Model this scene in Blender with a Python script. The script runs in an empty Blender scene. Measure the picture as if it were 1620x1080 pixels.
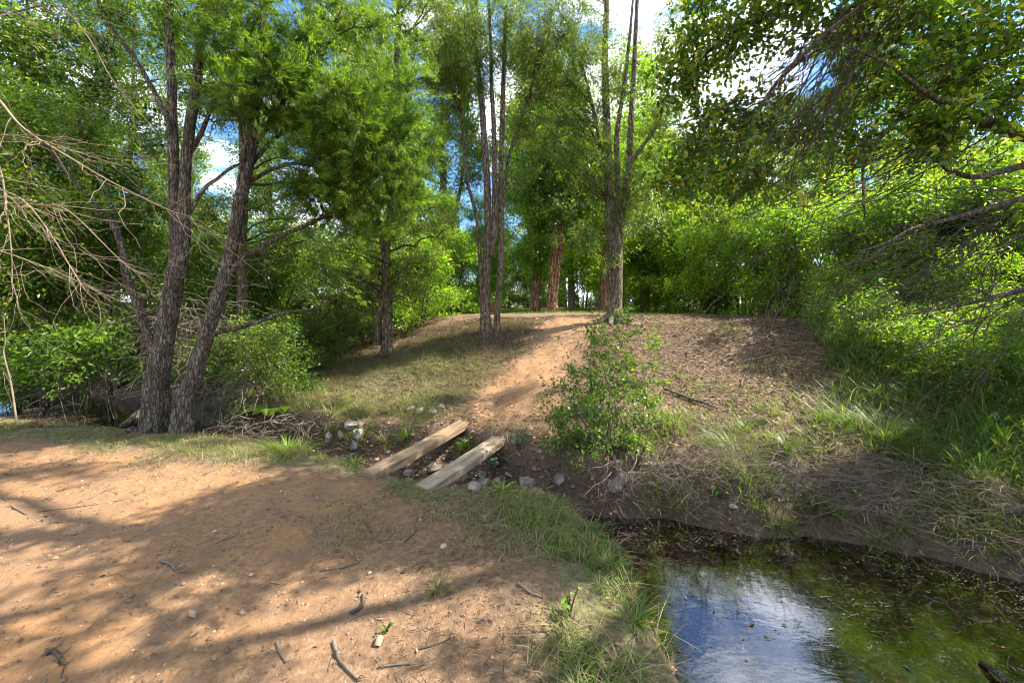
import bpy, bmesh, math, random
import numpy as np
from math import radians, pi
from mathutils import Vector, Matrix

# ------------------------------------------------------------------ camera, sky, sun, exposure
sc = bpy.context.scene
COL = sc.collection
CAMZ, FPX, V0 = 1.5, 900.0, 480.0        # eye height; plan scale and horizon row in photo pixels (1620 wide)
KY = 2 / 3.0                              # plan depths below are written in units of KY metres
cd = bpy.data.cameras.new('camera'); cam = bpy.data.objects.new('camera', cd); COL.objects.link(cam)
cam.location = (0, 0, CAMZ); cam.rotation_euler = (radians(90), 0, 0)
cd.sensor_width = 36; cd.lens = 36 * FPX * KY / 1620; cd.shift_y = -(540 - V0) / 1620
cd.clip_start = 0.05; cd.clip_end = 2000
sc.camera = cam
SUN_EL = radians(47); SUN_AZ = radians(79)     # clockwise from +Y (straight ahead)
sdir = Vector((math.cos(SUN_EL) * math.sin(SUN_AZ), math.cos(SUN_EL) * math.cos(SUN_AZ), math.sin(SUN_EL)))
sl = bpy.data.lights.new('sun', 'SUN'); sl.energy = 5.0; sl.angle = radians(0.5); sl.color = (1.0, 0.93, 0.80)
so = bpy.data.objects.new('sun', sl); COL.objects.link(so); so.rotation_euler = sdir.to_track_quat('Z', 'Y').to_euler()
so.location = (20, 20, 40)
w = bpy.data.worlds.new('World'); sc.world = w; w.use_nodes = True
nt = w.node_tree; nt.nodes.clear()
def N(t, ty, **kw):
    n = t.nodes.new(ty)
    for k, v in kw.items():
        if hasattr(n, k) and not k.startswith('i_'): setattr(n, k, v)
    return n
wo = N(nt, 'ShaderNodeOutputWorld'); bg = N(nt, 'ShaderNodeBackground'); sky = N(nt, 'ShaderNodeTexSky')
sky.sky_type = 'NISHITA'; sky.sun_disc = False; sky.sun_elevation = SUN_EL; sky.sun_rotation = SUN_AZ
sky.air_density = 1.0; sky.dust_density = 0.3; sky.ozone_density = 5.0
hs = N(nt, 'ShaderNodeHueSaturation'); hs.inputs['Saturation'].default_value = 1.12; hs.inputs['Value'].default_value = 0.68
nt.links.new(sky.outputs[0], hs.inputs['Color'])
tc = N(nt, 'ShaderNodeTexCoord'); mp = N(nt, 'ShaderNodeMapping'); mp.inputs['Scale'].default_value = (1, 1, 2.2)
nz = N(nt, 'ShaderNodeTexNoise'); nz.inputs['Scale'].default_value = 2.6; nz.inputs['Detail'].default_value = 7; nz.inputs['Roughness'].default_value = 0.55
mp.inputs['Location'].default_value = (0.35, 0.1, 0.2)
nt.links.new(tc.outputs['Generated'], mp.inputs['Vector']); nt.links.new(mp.outputs[0], nz.inputs['Vector'])
cr = N(nt, 'ShaderNodeValToRGB'); cr.color_ramp.elements[0].position = 0.47; cr.color_ramp.elements[1].position = 0.58
nt.links.new(nz.outputs['Fac'], cr.inputs['Fac'])
cm = N(nt, 'ShaderNodeMixRGB'); cm.inputs['Color2'].default_value = (7.4, 7.8, 8.6, 1)
nt.links.new(cr.outputs['Color'], cm.inputs['Fac']); nt.links.new(hs.outputs[0], cm.inputs['Color1'])
nt.links.new(cm.outputs[0], bg.inputs['Color']); bg.inputs['Strength'].default_value = 0.15
nt.links.new(bg.outputs[0], wo.inputs[0])
sc.view_settings.view_transform = 'Standard'; sc.view_settings.look = 'None'; sc.view_settings.gamma = 1
sc.view_settings.exposure = 1.84
sc.render.engine = 'CYCLES'
sc.cycles.use_denoising = True
sc.cycles.filter_width = 1.0
sc.cycles.max_bounces = 10; sc.cycles.diffuse_bounces = 8; sc.cycles.glossy_bounces = 3; sc.cycles.transmission_bounces = 5
sc.cycles.transparent_max_bounces = 8; sc.cycles.caustics_reflective = False; sc.cycles.caustics_refractive = False
sc.cycles.sample_clamp_indirect = 10

# ------------------------------------------------------------------ maths helpers
rng = np.random.default_rng(11)
def at(px, py, d): return np.array([(px - 810) / FPX * d, d * KY, CAMZ - (py - V0) / FPX * d])
def nrm(a): return a / (np.linalg.norm(a, axis=-1, keepdims=True) + 1e-9)
def sstep(a, b, x):
    t = np.clip((x - a) / (b - a), 0, 1); return t * t * (3 - 2 * t)
_perm = np.random.default_rng(5).random((256, 256))
def vnoise(x, y, f):
    x = np.asarray(x) * f + 51.3; y = np.asarray(y) * f + 17.7
    xi = np.floor(x).astype(int); yi = np.floor(y).astype(int); fx = x - xi; fy = y - yi
    fx = fx * fx * (3 - 2 * fx); fy = fy * fy * (3 - 2 * fy)
    g = lambda i, j: _perm[(xi + i) % 256, (yi + j) % 256]
    return (g(0, 0) * (1 - fx) + g(1, 0) * fx) * (1 - fy) + (g(0, 1) * (1 - fx) + g(1, 1) * fx) * fy - 0.5
def fbm(x, y, f, o=4):
    r = 0; a = 1
    for k in range(o): r = r + a * vnoise(x, y, f * 2 ** k); a *= 0.5
    return r
def polydist(X, Y, pl):
    best = np.full(X.shape, 1e9)
    for (ax, ay), (bx, by) in zip(pl[:-1], pl[1:]):
        dx, dy = bx - ax, by - ay; t = np.clip(((X - ax) * dx + (Y - ay) * dy) / (dx * dx + dy * dy), 0, 1)
        best = np.minimum(best, np.hypot(X - ax - t * dx, Y - ay - t * dy))
    return best
def inpoly(X, Y, pg):
    c = np.zeros(X.shape, bool); n = len(pg)
    for i in range(n):
        x1, y1 = pg[i]; x2, y2 = pg[(i + 1) % n]
        if y1 == y2: continue
        c ^= ((y1 > Y) != (y2 > Y)) & (X < (x2 - x1) * (Y - y1) / (y2 - y1) + x1)
    return c
NEAR = [(-60, 6.0), (-25, 7.6), (-9, 7.9), (-6.9, 7.6), (-5.6, 7.1), (-4.5, 6.75), (-3.7, 6.5), (-2.83, 6.2), (-2.13, 5.82), (-1.5, 5.35), (-1.05, 5.0),
        (-0.6, 4.72), (-0.1, 4.62), (0.26, 4.4), (0.53, 3.97), (0.64, 3.46), (0.62, 2.87), (0.66, 2.25), (0.72, 0.5), (1.2, -3), (2, -12), (4, -60)]
FAR = [(12, -60), (9, -12), (6.2, -3), (5.0, 0.5), (4.6, 2.5), (4.3, 3.8), (3.9, 4.5), (3.2, 5.15), (2.5, 5.5), (1.44, 5.4), (0.85, 5.35), (0.42, 5.75), (0.0, 6.08),
       (-0.55, 6.9), (-1.3, 7.05), (-2.0, 7.2), (-2.7, 7.7), (-3.6, 8.3), (-4.8, 9.2), (-6.0, 10.6), (-8.2, 12.2), (-12, 13.2), (-25, 14), (-60, 14)]
NEAR = [(a, b * KY) for a, b in NEAR]; FAR = [(a, b * KY) for a, b in FAR]
CREEK = NEAR + FAR
WZ = -0.42
def H(x, y, detail=True):
    x = np.asarray(x, float); y = np.asarray(y, float)
    dn = polydist(x, y, NEAR); df = polydist(x, y, FAR); ins = inpoly(x, y, CREEK)
    farside = (~ins) & (df < dn)
    yo = y / KY; L = 4.9 + 1.9 * sstep(-1.2, -5, x) + 1.2 * sstep(3, 7, x)
    top = 1.2 + 0.12 * sstep(2, 5, x) * sstep(14, 9, yo)
    t = np.clip(df / L, 0, 1)
    far = 0.04 + (top - 0.04) * (0.35 * t + 0.65 * t * t * (3 - 2 * t))
    far = far + 0.10 * sstep(0.0, 0.5, df) * sstep(-0.2, 1.0, x) * sstep(3.0, 0.8, df)
    far = far + 0.22 * sstep(3.2, 5.2, x) * sstep(0, 1.5, df) * sstep(4.5, 2.0, df)
    near = 0.03 * sstep(2.5, 0, dn) - 0.04 * sstep(0.45, 0.0, dn)
    wf = 0.28 + 0.62 * sstep(0.9, 2.4, x) * sstep(9, 6, yo)
    wn = 0.26
    pond = sstep(0.2, 0.9, x) * sstep(5.7, 5.0, yo)
    left = sstep(-1.7, -2.8, x)
    dmax = 0.36 + 0.32 * np.maximum(pond, left)
    ed = np.minimum(dn / wn, df / wf)
    car = -dmax * sstep(0, 1, ed) ** 0.8
    edge = np.where(df < dn, 0.04, -0.01)
    z = np.where(ins, edge + car, np.where(farside, far, near))
    if detail:
        z = z + 0.10 * vnoise(x, y, 0.35) * sstep(0.3, 2.5, np.minimum(dn, df)) + 0.045 * fbm(x, y, 1.7, 3) + 0.02 * np.abs(fbm(x, y, 3.6, 2))
        z = z + (0.014 + 0.02 * ins) * fbm(x, y, 7, 3) + 0.15 * sstep(0.9, 0.1, df) * fbm(x, y, 3.4, 5) + 0.05 * farside * fbm(x, y, 2.3, 3) * sstep(9, 5, df)
    return z
def hz(x, y): return float(H(np.array([x]), np.array([y]))[0])
def ghit(px, py):
    d = np.concatenate([np.arange(1.6, 14, 0.02), np.arange(14, 60, 0.1)])
    x = (px - 810) / FPX * d; zr = CAMZ - (py - V0) / FPX * d
    g = H(x, d * KY); k = np.argmax(zr < g)
    if not (zr < g).any(): k = len(d) - 1
    return x[k], d[k] * KY
def gpoly(pts): return [ghit(*p) for p in pts]
def onG(px, py, dz=0.0):
    x, y = ghit(px, py); return np.array([x, y, hz(x, y) + dz])

# ------------------------------------------------------------------ mesh helpers
def mesh_from(name, V, Q, mat, var=None, smooth=False, cols=None):
    V = np.ascontiguousarray(V, np.float32); Q = np.ascontiguousarray(Q, np.int32)
    me = bpy.data.meshes.new(name); me.vertices.add(len(V)); me.vertices.foreach_set('co', V.ravel())
    k = Q.shape[1]
    me.loops.add(Q.size); me.loops.foreach_set('vertex_index', Q.ravel())
    me.polygons.add(len(Q)); me.polygons.foreach_set('loop_start', np.arange(0, Q.size, k, dtype=np.int32))
    if smooth: me.polygons.foreach_set('use_smooth', np.ones(len(Q), bool))
    me.update(calc_edges=True)
    if var is not None:
        a = me.attributes.new('var', 'FLOAT', 'FACE'); a.data.foreach_set('value', np.asarray(var, np.float32))
    if cols:
        for cn, cv in cols.items():
            a = me.attributes.new(cn, 'FLOAT', 'POINT'); a.data.foreach_set('value', np.asarray(cv, np.float32))
    me.materials.append(mat)
    return me
class Geo:
    def __init__(s): s.v = []; s.q = []; s.a = []; s.n = 0
    def add(s, V, Q, var=None):
        s.v.append(V); s.q.append(Q + s.n); s.n += len(V); s.a.append(np.full(len(Q), 0.5) if var is None else var)
    def build(s, name, mat, parent=None, smooth=False, origin=None):
        V = np.concatenate(s.v); 
        if origin is not None: V = V - np.asarray(origin)
        me = mesh_from(name, V, np.concatenate(s.q), mat, np.concatenate(s.a), smooth)
        o = bpy.data.objects.new(name, me); COL.objects.link(o)
        if parent is not None: o.parent = parent
        elif origin is not None: o.location = tuple(origin)
        return o
def tag(o, label=None, cat=None, group=None, kind=None):
    if label: o['label'] = label
    if cat: o['category'] = cat
    if group: o['group'] = group
    if kind: o['kind'] = kind
    return o
def empty(name, loc, label, cat, group=None):
    o = bpy.data.objects.new(name, None); COL.objects.link(o); o.location = tuple(loc); o.empty_display_size = 0.2
    return tag(o, label, cat, group)
def tubes(P, R, sides=5):
    """P (n,K,3) polylines, R (n,K) radii -> verts, quads"""
    n, K, _ = P.shape
    T = np.gradient(P, axis=1); T = nrm(T)
    main = nrm(P[:, -1] - P[:, 0])
    ref = np.where(np.abs(main[:, 2:3]) > 0.8, np.array([[1., 0, 0]]), np.array([[0, 0, 1.]]))[:, None, :]
    A = nrm(np.cross(T, np.broadcast_to(ref, T.shape))); B = np.cross(T, A)
    ang = np.arange(sides) * 2 * pi / sides
    V = P[:, :, None, :] + R[:, :, None, None] * (A[:, :, None, :] * np.cos(ang)[None, None, :, None] + B[:, :, None, :] * np.sin(ang)[None, None, :, None])
    idx = np.arange(n * K * sides).reshape(n, K, sides)
    a = idx[:, :-1]; b = idx[:, 1:]
    Q = np.stack([a, np.roll(a, -1, 2), np.roll(b, -1, 2), b], -1).reshape(-1, 4)
    return V.reshape(-1, 3), Q
def smooth_path(pts, k=6):
    pts = np.asarray(pts, float); P = np.vstack([2 * pts[0] - pts[1], pts, 2 * pts[-1] - pts[-2]]); out = []
    for i in range(1, len(P) - 2):
        p0, p1, p2, p3 = P[i - 1:i + 3]
        for t in np.arange(k) / k:
            out.append(0.5 * (2 * p1 + (p2 - p0) * t + (2 * p0 - 5 * p1 + 4 * p2 - p3) * t * t + (3 * p1 - p0 - 3 * p2 + p3) * t ** 3))
    out.append(P[-2]); return np.array(out)
def bark_tube(path, rad, sides=20, rough=0.10, flare=0.0, r=None, k=10, ridges=9):
    """one stem: smooth path with lumpy, ridged bark relief; pts (n,3), rad at those pts"""
    r = r or rng
    pts = smooth_path(path, k); n = len(pts)
    rr = np.interp(np.linspace(0, len(rad) - 1, n), np.arange(len(rad)), rad)
    if flare:
        s = np.r_[0, np.cumsum(np.linalg.norm(np.diff(pts, axis=0), axis=1))]; rr = rr * (1 + flare * np.exp(-s / (rad[0] * 2.2)))
    V, Q = tubes(pts[None], rr[None], sides)
    V = V.reshape(n, sides, 3); c = pts[:, None, :]
    ph = r.random() * 9; th = np.arange(sides) * 2 * pi / sides; s = np.arange(n)[:, None]
    f = 1 + rough * (0.35 * np.sin(ridges * th[None] + 1.0 * np.sin(s * 0.25 + ph)) + 0.45 * (r.random((n, sides)) - 0.5) + 0.35 * np.sin(2 * th[None] + s * 0.13 + ph) + 0.3 * np.sin(s * 0.6 + th[None] + ph))
    if flare:
        f = f + flare * 0.35 * np.sin(5 * th[None] + ph) * np.exp(-s / (k * 0.9))
    V = c + (V - c) * f[..., None]
    return V.reshape(-1, 3), Q, pts, rr
def leaf_geo(C, D, Nn, L, W, fold=0.12):
    S = nrm(np.cross(D, Nn)); Nn = nrm(np.cross(S, D))
    L = L[:, None]; W = W[:, None]
    mid = C + D * L * 0.42 + Nn * (W * fold)
    V = np.stack([C, mid + S * W * 0.5, C + D * L - Nn * L * 0.08, mid - S * W * 0.5], 1)
    Q = np.arange(len(C) * 4).reshape(-1, 4)
    return V.reshape(-1, 3), Q
def blades(B, D, L, W, bend, K=4):
    """grass blades from bases B leaning along D (unit horizontal-ish), arching over; strips of K-1 quads"""
    n = len(B); t = np.linspace(0, 1, K)[None, :, None]
    up = np.array([0, 0, 1.]); L3 = L[:, None, None]; b = bend[:, None, None]
    side = nrm(np.cross(D, up))[:, None, :]
    P = B[:, None, :] + L3 * (up * (t * (1 - 0.45 * b * t)) + D[:, None, :] * (b * t * t * 0.9 + 0.12 * t))
    wv = W[:, None, None] * 0.5 * (1 - t ** 1.6) + 0.0006
    V = np.stack([P - side * wv, P + side * wv], 2)
    idx = np.arange(n * K * 2).reshape(n, K, 2)
    Q = np.stack([idx[:, :-1, 0], idx[:, :-1, 1], idx[:, 1:, 1], idx[:, 1:, 0]], -1).reshape(-1, 4)
    return V.reshape(-1, 3), Q

# ------------------------------------------------------------------ materials
def mat(name):
    m = bpy.data.materials.new(name); m.use_nodes = True; t = m.node_tree; t.nodes.clear()
    out = N(t, 'ShaderNodeOutputMaterial'); return m, t, out
def ramp(t, fac, stops):
    r = N(t, 'ShaderNodeValToRGB'); e = r.color_ramp.elements
    e[0].position = stops[0][0]; e[0].color = (*stops[0][1], 1); e[1].position = stops[-1][0]; e[1].color = (*stops[-1][1], 1)
    for p, c in stops[1:-1]:
        x = e.new(p); x.color = (*c, 1)
    t.links.new(fac, r.inputs['Fac']); return r.outputs['Color']
def noise(t, scale, detail=4, rough=0.55, vec=None, stretch=None):
    n = N(t, 'ShaderNodeTexNoise'); n.inputs['Scale'].default_value = scale; n.inputs['Detail'].default_value = detail; n.inputs['Roughness'].default_value = rough
    c = N(t, 'ShaderNodeTexCoord'); v = c.outputs['Object']
    if stretch:
        mpn = N(t, 'ShaderNodeMapping'); mpn.inputs['Scale'].default_value = stretch; t.links.new(v, mpn.inputs['Vector']); v = mpn.outputs[0]
    t.links.new(v, n.inputs['Vector']); return n.outputs['Fac']
def mixc(t, fac, a, b, mode='MIX'):
    n = N(t, 'ShaderNodeMixRGB'); n.blend_type = mode
    for s, v in ((0, fac), (1, a), (2, b)):
        if isinstance(v, (int, float)): n.inputs[s].default_value = v
        elif isinstance(v, tuple): n.inputs[s].default_value = (*v, 1)
        else: t.links.new(v, n.inputs[s])
    return n.outputs[0]
def attr(t, nme):
    a = N(t, 'ShaderNodeAttribute'); a.attribute_name = nme; return a.outputs['Fac']
def math_(t, op, a, b):
    n = N(t, 'ShaderNodeMath'); n.operation = op
    for s, v in ((0, a), (1, b)):
        if isinstance(v, (int, float)): n.inputs[s].default_value = v
        else: t.links.new(v, n.inputs[s])
    return n.outputs[0]
def leaf_mat(name, stops, trans=0.45, rough=0.45, tmul=(1.9, 1.9, 0.7), spec=0.5):
    m, t, out = mat(name)
    oi = N(t, 'ShaderNodeObjectInfo')
    f = math_(t, 'ADD', attr(t, 'var'), math_(t, 'MULTIPLY', math_(t, 'SUBTRACT', oi.outputs['Random'], 0.5), 0.34))
    c = ramp(t, f, stops)
    p = N(t, 'ShaderNodeBsdfPrincipled'); t.links.new(c, p.inputs['Base Color']); p.inputs['Roughness'].default_value = rough
    p.inputs['Specular IOR Level'].default_value = spec
    tr = N(t, 'ShaderNodeBsdfTranslucent'); t.links.new(mixc(t, 1.0, c, tmul, 'MULTIPLY'), tr.inputs['Color'])
    mx = N(t, 'ShaderNodeMixShader'); mx.inputs[0].default_value = trans
    t.links.new(p.outputs[0], mx.inputs[1]); t.links.new(tr.outputs[0], mx.inputs[2]); t.links.new(mx.outputs[0], out.inputs[0])
    return m
def bark_mat(name, stops, scale=14, stretch=(1, 1, 0.18), bump=0.5, lich=None):
    m, t, out = mat(name)
    n1 = noise(t, scale, 6, 0.65, stretch=stretch); n2 = noise(t, 3.0, 3)
    vo = N(t, 'ShaderNodeTexVoronoi'); vo.feature = 'DISTANCE_TO_EDGE'; vo.inputs['Scale'].default_value = scale * 1.3
    tc_ = N(t, 'ShaderNodeTexCoord'); wv = mixc(t, 0.06, tc_.outputs['Object'], N(t, 'ShaderNodeTexNoise').outputs['Color'])
    mp_ = N(t, 'ShaderNodeMapping'); mp_.inputs['Scale'].default_value = (1, 1, 0.22); t.links.new(wv, mp_.inputs['Vector']); t.links.new(mp_.outputs[0], vo.inputs['Vector'])
    plates = ramp(t, vo.outputs['Distance'], [(0.0, (0, 0, 0)), (0.16, (1, 1, 1))])
    if bump > 0.6: n1 = math_(t, 'MULTIPLY', math_(t, 'ADD', math_(t, 'MULTIPLY', plates, 0.45), 0.62), n1)
    c = ramp(t, n1, stops)
    c = mixc(t, ramp(t, n2, [(0.35, (0, 0, 0)), (0.65, (0.5, 0.5, 0.5))]), c, stops[0][1])
    if lich: c = mixc(t, ramp(t, noise(t, 22, 5, 0.7), [(0.60, (0, 0, 0)), (0.68, (1, 1, 1))]), c, lich)
    p = N(t, 'ShaderNodeBsdfPrincipled'); t.links.new(c, p.inputs['Base Color']); p.inputs['Roughness'].default_value = 0.9
    p.inputs['Specular IOR Level'].default_value = 0.2
    b = N(t, 'ShaderNodeBump'); b.inputs['Strength'].default_value = bump; b.inputs['Distance'].default_value = 0.03
    t.links.new(n1, b.inputs['Height']); t.links.new(b.outputs[0], p.inputs['Normal']); t.links.new(p.outputs[0], out.inputs[0])
    return m
G = dict
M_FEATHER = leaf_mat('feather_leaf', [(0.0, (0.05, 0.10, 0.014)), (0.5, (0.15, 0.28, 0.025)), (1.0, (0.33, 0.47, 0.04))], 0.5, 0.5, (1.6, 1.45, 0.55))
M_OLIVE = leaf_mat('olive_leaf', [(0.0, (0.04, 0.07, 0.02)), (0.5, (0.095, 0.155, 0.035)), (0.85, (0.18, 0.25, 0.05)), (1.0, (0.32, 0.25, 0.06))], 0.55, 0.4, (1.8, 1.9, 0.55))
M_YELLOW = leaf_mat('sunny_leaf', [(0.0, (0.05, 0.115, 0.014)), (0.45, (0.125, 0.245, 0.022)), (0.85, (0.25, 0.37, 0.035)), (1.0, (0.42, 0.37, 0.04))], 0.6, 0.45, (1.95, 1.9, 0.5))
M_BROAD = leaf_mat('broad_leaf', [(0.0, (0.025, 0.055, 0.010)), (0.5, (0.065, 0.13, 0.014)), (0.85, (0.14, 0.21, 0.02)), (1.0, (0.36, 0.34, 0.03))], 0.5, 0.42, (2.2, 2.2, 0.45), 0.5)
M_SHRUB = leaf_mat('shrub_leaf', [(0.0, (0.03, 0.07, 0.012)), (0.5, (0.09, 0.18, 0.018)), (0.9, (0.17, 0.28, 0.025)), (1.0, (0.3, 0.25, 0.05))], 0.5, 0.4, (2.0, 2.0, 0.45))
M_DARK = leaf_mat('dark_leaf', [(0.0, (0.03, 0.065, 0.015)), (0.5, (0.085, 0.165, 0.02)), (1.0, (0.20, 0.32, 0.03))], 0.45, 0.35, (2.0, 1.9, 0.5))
M_BLUISH = leaf_mat('bluish_leaf', [(0.0, (0.04, 0.09, 0.06)), (1.0, (0.10, 0.19, 0.12))], 0.3, 0.4)
M_GRASS = leaf_mat('grass_blade', [(0.0, (0.045, 0.085, 0.012)), (0.5, (0.105, 0.185, 0.018)), (0.8, (0.18, 0.26, 0.03)), (1.0, (0.30, 0.24, 0.12))], 0.45, 0.45, (1.5, 1.6, 0.6))
M_RANK = leaf_mat('rank_grass', [(0.0, (0.035, 0.075, 0.014)), (0.5, (0.08, 0.15, 0.018)), (0.8, (0.14, 0.22, 0.03)), (1.0, (0.34, 0.28, 0.15))], 0.45, 0.45, (1.6, 1.7, 0.5))
M_DRYG = leaf_mat('dry_grass', [(0.0, (0.05, 0.037, 0.022)), (0.5, (0.14, 0.10, 0.058)), (1.0, (0.32, 0.25, 0.145))], 0.2, 0.8, (1.2, 1.2, 1.0), 0.2)
M_LITTER = leaf_mat('fallen_leaf', [(0.0, (0.045, 0.03, 0.02)), (0.45, (0.13, 0.082, 0.05)), (0.8, (0.26, 0.17, 0.105)), (0.92, (0.36, 0.26, 0.18)), (0.96, (0.42, 0.16, 0.04)), (1.0, (0.42, 0.40, 0.33))], 0.1, 0.6, (1.2, 1.1, 0.8), 0.3)
B_GREY = bark_mat('grey_bark', [(0.34, (0.04, 0.03, 0.022)), (0.5, (0.14, 0.11, 0.085)), (0.64, (0.27, 0.235, 0.19))], 34, (1, 1, 0.2), 1.0, (0.20, 0.19, 0.15))
B_PALE = bark_mat('pale_bark', [(0.3, (0.14, 0.105, 0.075)), (0.7, (0.36, 0.30, 0.23))], 18, (1, 1, 0.3), 0.3, (0.42, 0.42, 0.34))
B_PAPER = bark_mat('paper_bark', [(0.36, (0.12, 0.05, 0.025)), (0.5, (0.34, 0.17, 0.09)), (0.64, (0.55, 0.38, 0.26))], 14, (1, 1, 0.1), 1.0)
B_BROWN = bark_mat('brown_bark', [(0.33, (0.05, 0.036, 0.025)), (0.48, (0.18, 0.135, 0.095)), (0.62, (0.33, 0.265, 0.20))], 30, (1, 1, 0.2), 1.0)
B_TWIG = bark_mat('twig_bark', [(0.3, (0.04, 0.03, 0.022)), (0.7, (0.13, 0.10, 0.07))], 10, (1, 1, 0.3), 0.2)
B_DEAD = bark_mat('dead_twig', [(0.3, (0.11, 0.08, 0.052)), (0.7, (0.29, 0.23, 0.165))], 10, (1, 1, 0.3), 0.2)
B_DEADG = bark_mat('dead_grey_twig', [(0.3, (0.08, 0.062, 0.046)), (0.7, (0.22, 0.18, 0.14))], 10, (1, 1, 0.3), 0.2)

# ground
m, t, out = mat('ground_soil'); M_GROUND = m
d1 = noise(t, 3.5, 6, 0.65); d2 = noise(t, 28, 6, 0.72); d3 = noise(t, 120, 3, 0.6); d4 = noise(t, 1.1, 4, 0.6)
dirt = ramp(t, d2, [(0.25, (0.095, 0.051, 0.026)), (0.5, (0.235, 0.134, 0.068)), (0.72, (0.36, 0.232, 0.132))])
dirt = mixc(t, ramp(t, d4, [(0.40, (0, 0, 0)), (0.62, (0.75, 0.75, 0.75))]), dirt, (0.32, 0.165, 0.07))
dirt = mixc(t, ramp(t, d1, [(0.50, (0, 0, 0)), (0.66, (0.75, 0.75, 0.75))]), dirt, (0.15, 0.098, 0.062))
dirt = mixc(t, ramp(t, noise(t, 0.7, 5, 0.7), [(0.47, (0, 0, 0)), (0.6, (0.8, 0.8, 0.8))]), dirt, (0.21, 0.125, 0.072))
dirt = mixc(t, ramp(t, noise(t, 60, 6, 0.8), [(0.55, (0, 0, 0)), (0.66, (0.8, 0.8, 0.8))]), dirt, (0.095, 0.06, 0.04))
dirt = mixc(t, ramp(t, d3, [(0.62, (0, 0, 0)), (0.72, (0.6, 0.6, 0.6))]), dirt, (0.38, 0.29, 0.20))
lit = ramp(t, d2, [(0.3, (0.065, 0.042, 0.027)), (0.5, (0.14, 0.09, 0.056)), (0.7, (0.28, 0.19, 0.125))])
lit = mixc(t, ramp(t, d3, [(0.55, (0, 0, 0)), (0.7, (0.6, 0.6, 0.6))]), lit, (0.12, 0.08, 0.055))
gra = ramp(t, d2, [(0.3, (0.06, 0.055, 0.025)), (0.5, (0.11, 0.115, 0.045)), (0.7, (0.22, 0.19, 0.10))])
mud = ramp(t, d2, [(0.3, (0.035, 0.024, 0.016)), (0.6, (0.09, 0.06, 0.038)), (0.8, (0.15, 0.10, 0.065))])
c = mixc(t, attr(t, 'a_dirt'), lit, dirt); c = mixc(t, attr(t, 'a_grass'), c, gra); c = mixc(t, attr(t, 'a_mud'), c, mud)
p = N(t, 'ShaderNodeBsdfPrincipled'); t.links.new(c, p.inputs['Base Color']); p.inputs['Specular IOR Level'].default_value = 0.25
rr_ = N(t, 'ShaderNodeMapRange'); t.links.new(attr(t, 'a_mud'), rr_.inputs[0]); rr_.inputs[3].default_value = 0.95; rr_.inputs[4].default_value = 0.5
t.links.new(rr_.outputs[0], p.inputs['Roughness'])
b1 = N(t, 'ShaderNodeBump'); b1.inputs['Strength'].default_value = 0.7; b1.inputs['Distance'].default_value = 0.025; t.links.new(d2, b1.inputs['Height'])
b2 = N(t, 'ShaderNodeBump'); b2.inputs['Strength'].default_value = 0.6; b2.inputs['Distance'].default_value = 0.008; t.links.new(d3, b2.inputs['Height']); t.links.new(b1.outputs[0], b2.inputs['Normal'])
t.links.new(b2.outputs[0], p.inputs['Normal']); t.links.new(p.outputs[0], out.inputs[0])

# water: see-through brown surface with a mirror-like film and floating scum
m, t, out = mat('creek_water'); M_WATER = m
fr = N(t, 'ShaderNodeFresnel'); fr.inputs['IOR'].default_value = 1.7
gl = N(t, 'ShaderNodeBsdfGlossy'); gl.inputs['Roughness'].default_value = 0.0; gl.inputs['Color'].default_value = (0.95, 0.96, 1, 1)
tp = N(t, 'ShaderNodeBsdfTransparent'); tp.inputs['Color'].default_value = (0.50, 0.34, 0.17, 1)
wn1 = noise(t, 7.0, 4, 0.6, stretch=(1, 2.2, 1)); wn2 = noise(t, 60, 5, 0.75); wn3 = noise(t, 5, 5, 0.7, stretch=(1, 3.0, 1))
bp = N(t, 'ShaderNodeBump'); bp.inputs['Strength'].default_value = 0.05; bp.inputs['Distance'].default_value = 0.02; t.links.new(wn1, bp.inputs['Height'])
bq = N(t, 'ShaderNodeBump'); bq.inputs['Strength'].default_value = 0.02; bq.inputs['Distance'].default_value = 0.004; t.links.new(wn2, bq.inputs['Height']); t.links.new(bp.outputs[0], bq.inputs['Normal'])
t.links.new(bq.outputs[0], gl.inputs['Normal']); t.links.new(bp.outputs[0], fr.inputs['Normal'])
mx = N(t, 'ShaderNodeMixShader'); t.links.new(math_(t, 'MULTIPLY', fr.outputs[0], 1.7), mx.inputs[0]); t.links.new(tp.outputs[0], mx.inputs[1]); t.links.new(gl.outputs[0], mx.inputs[2])
sd = N(t, 'ShaderNodeBsdfDiffuse'); sd.inputs['Color'].default_value = (0.20, 0.18, 0.14, 1)
scm = math_(t, 'MULTIPLY', ramp(t, wn2, [(0.55, (0, 0, 0)), (0.63, (1, 1, 1))]), ramp(t, wn3, [(0.44, (0, 0, 0)), (0.60, (1, 1, 1))]))
m2 = N(t, 'ShaderNodeMixShader'); t.links.new(math_(t, 'MULTIPLY', scm, 0.8), m2.inputs[0]); t.links.new(mx.outputs[0], m2.inputs[1]); t.links.new(sd.outputs[0], m2.inputs[2])
t.links.new(m2.outputs[0], out.inputs[0])

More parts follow.
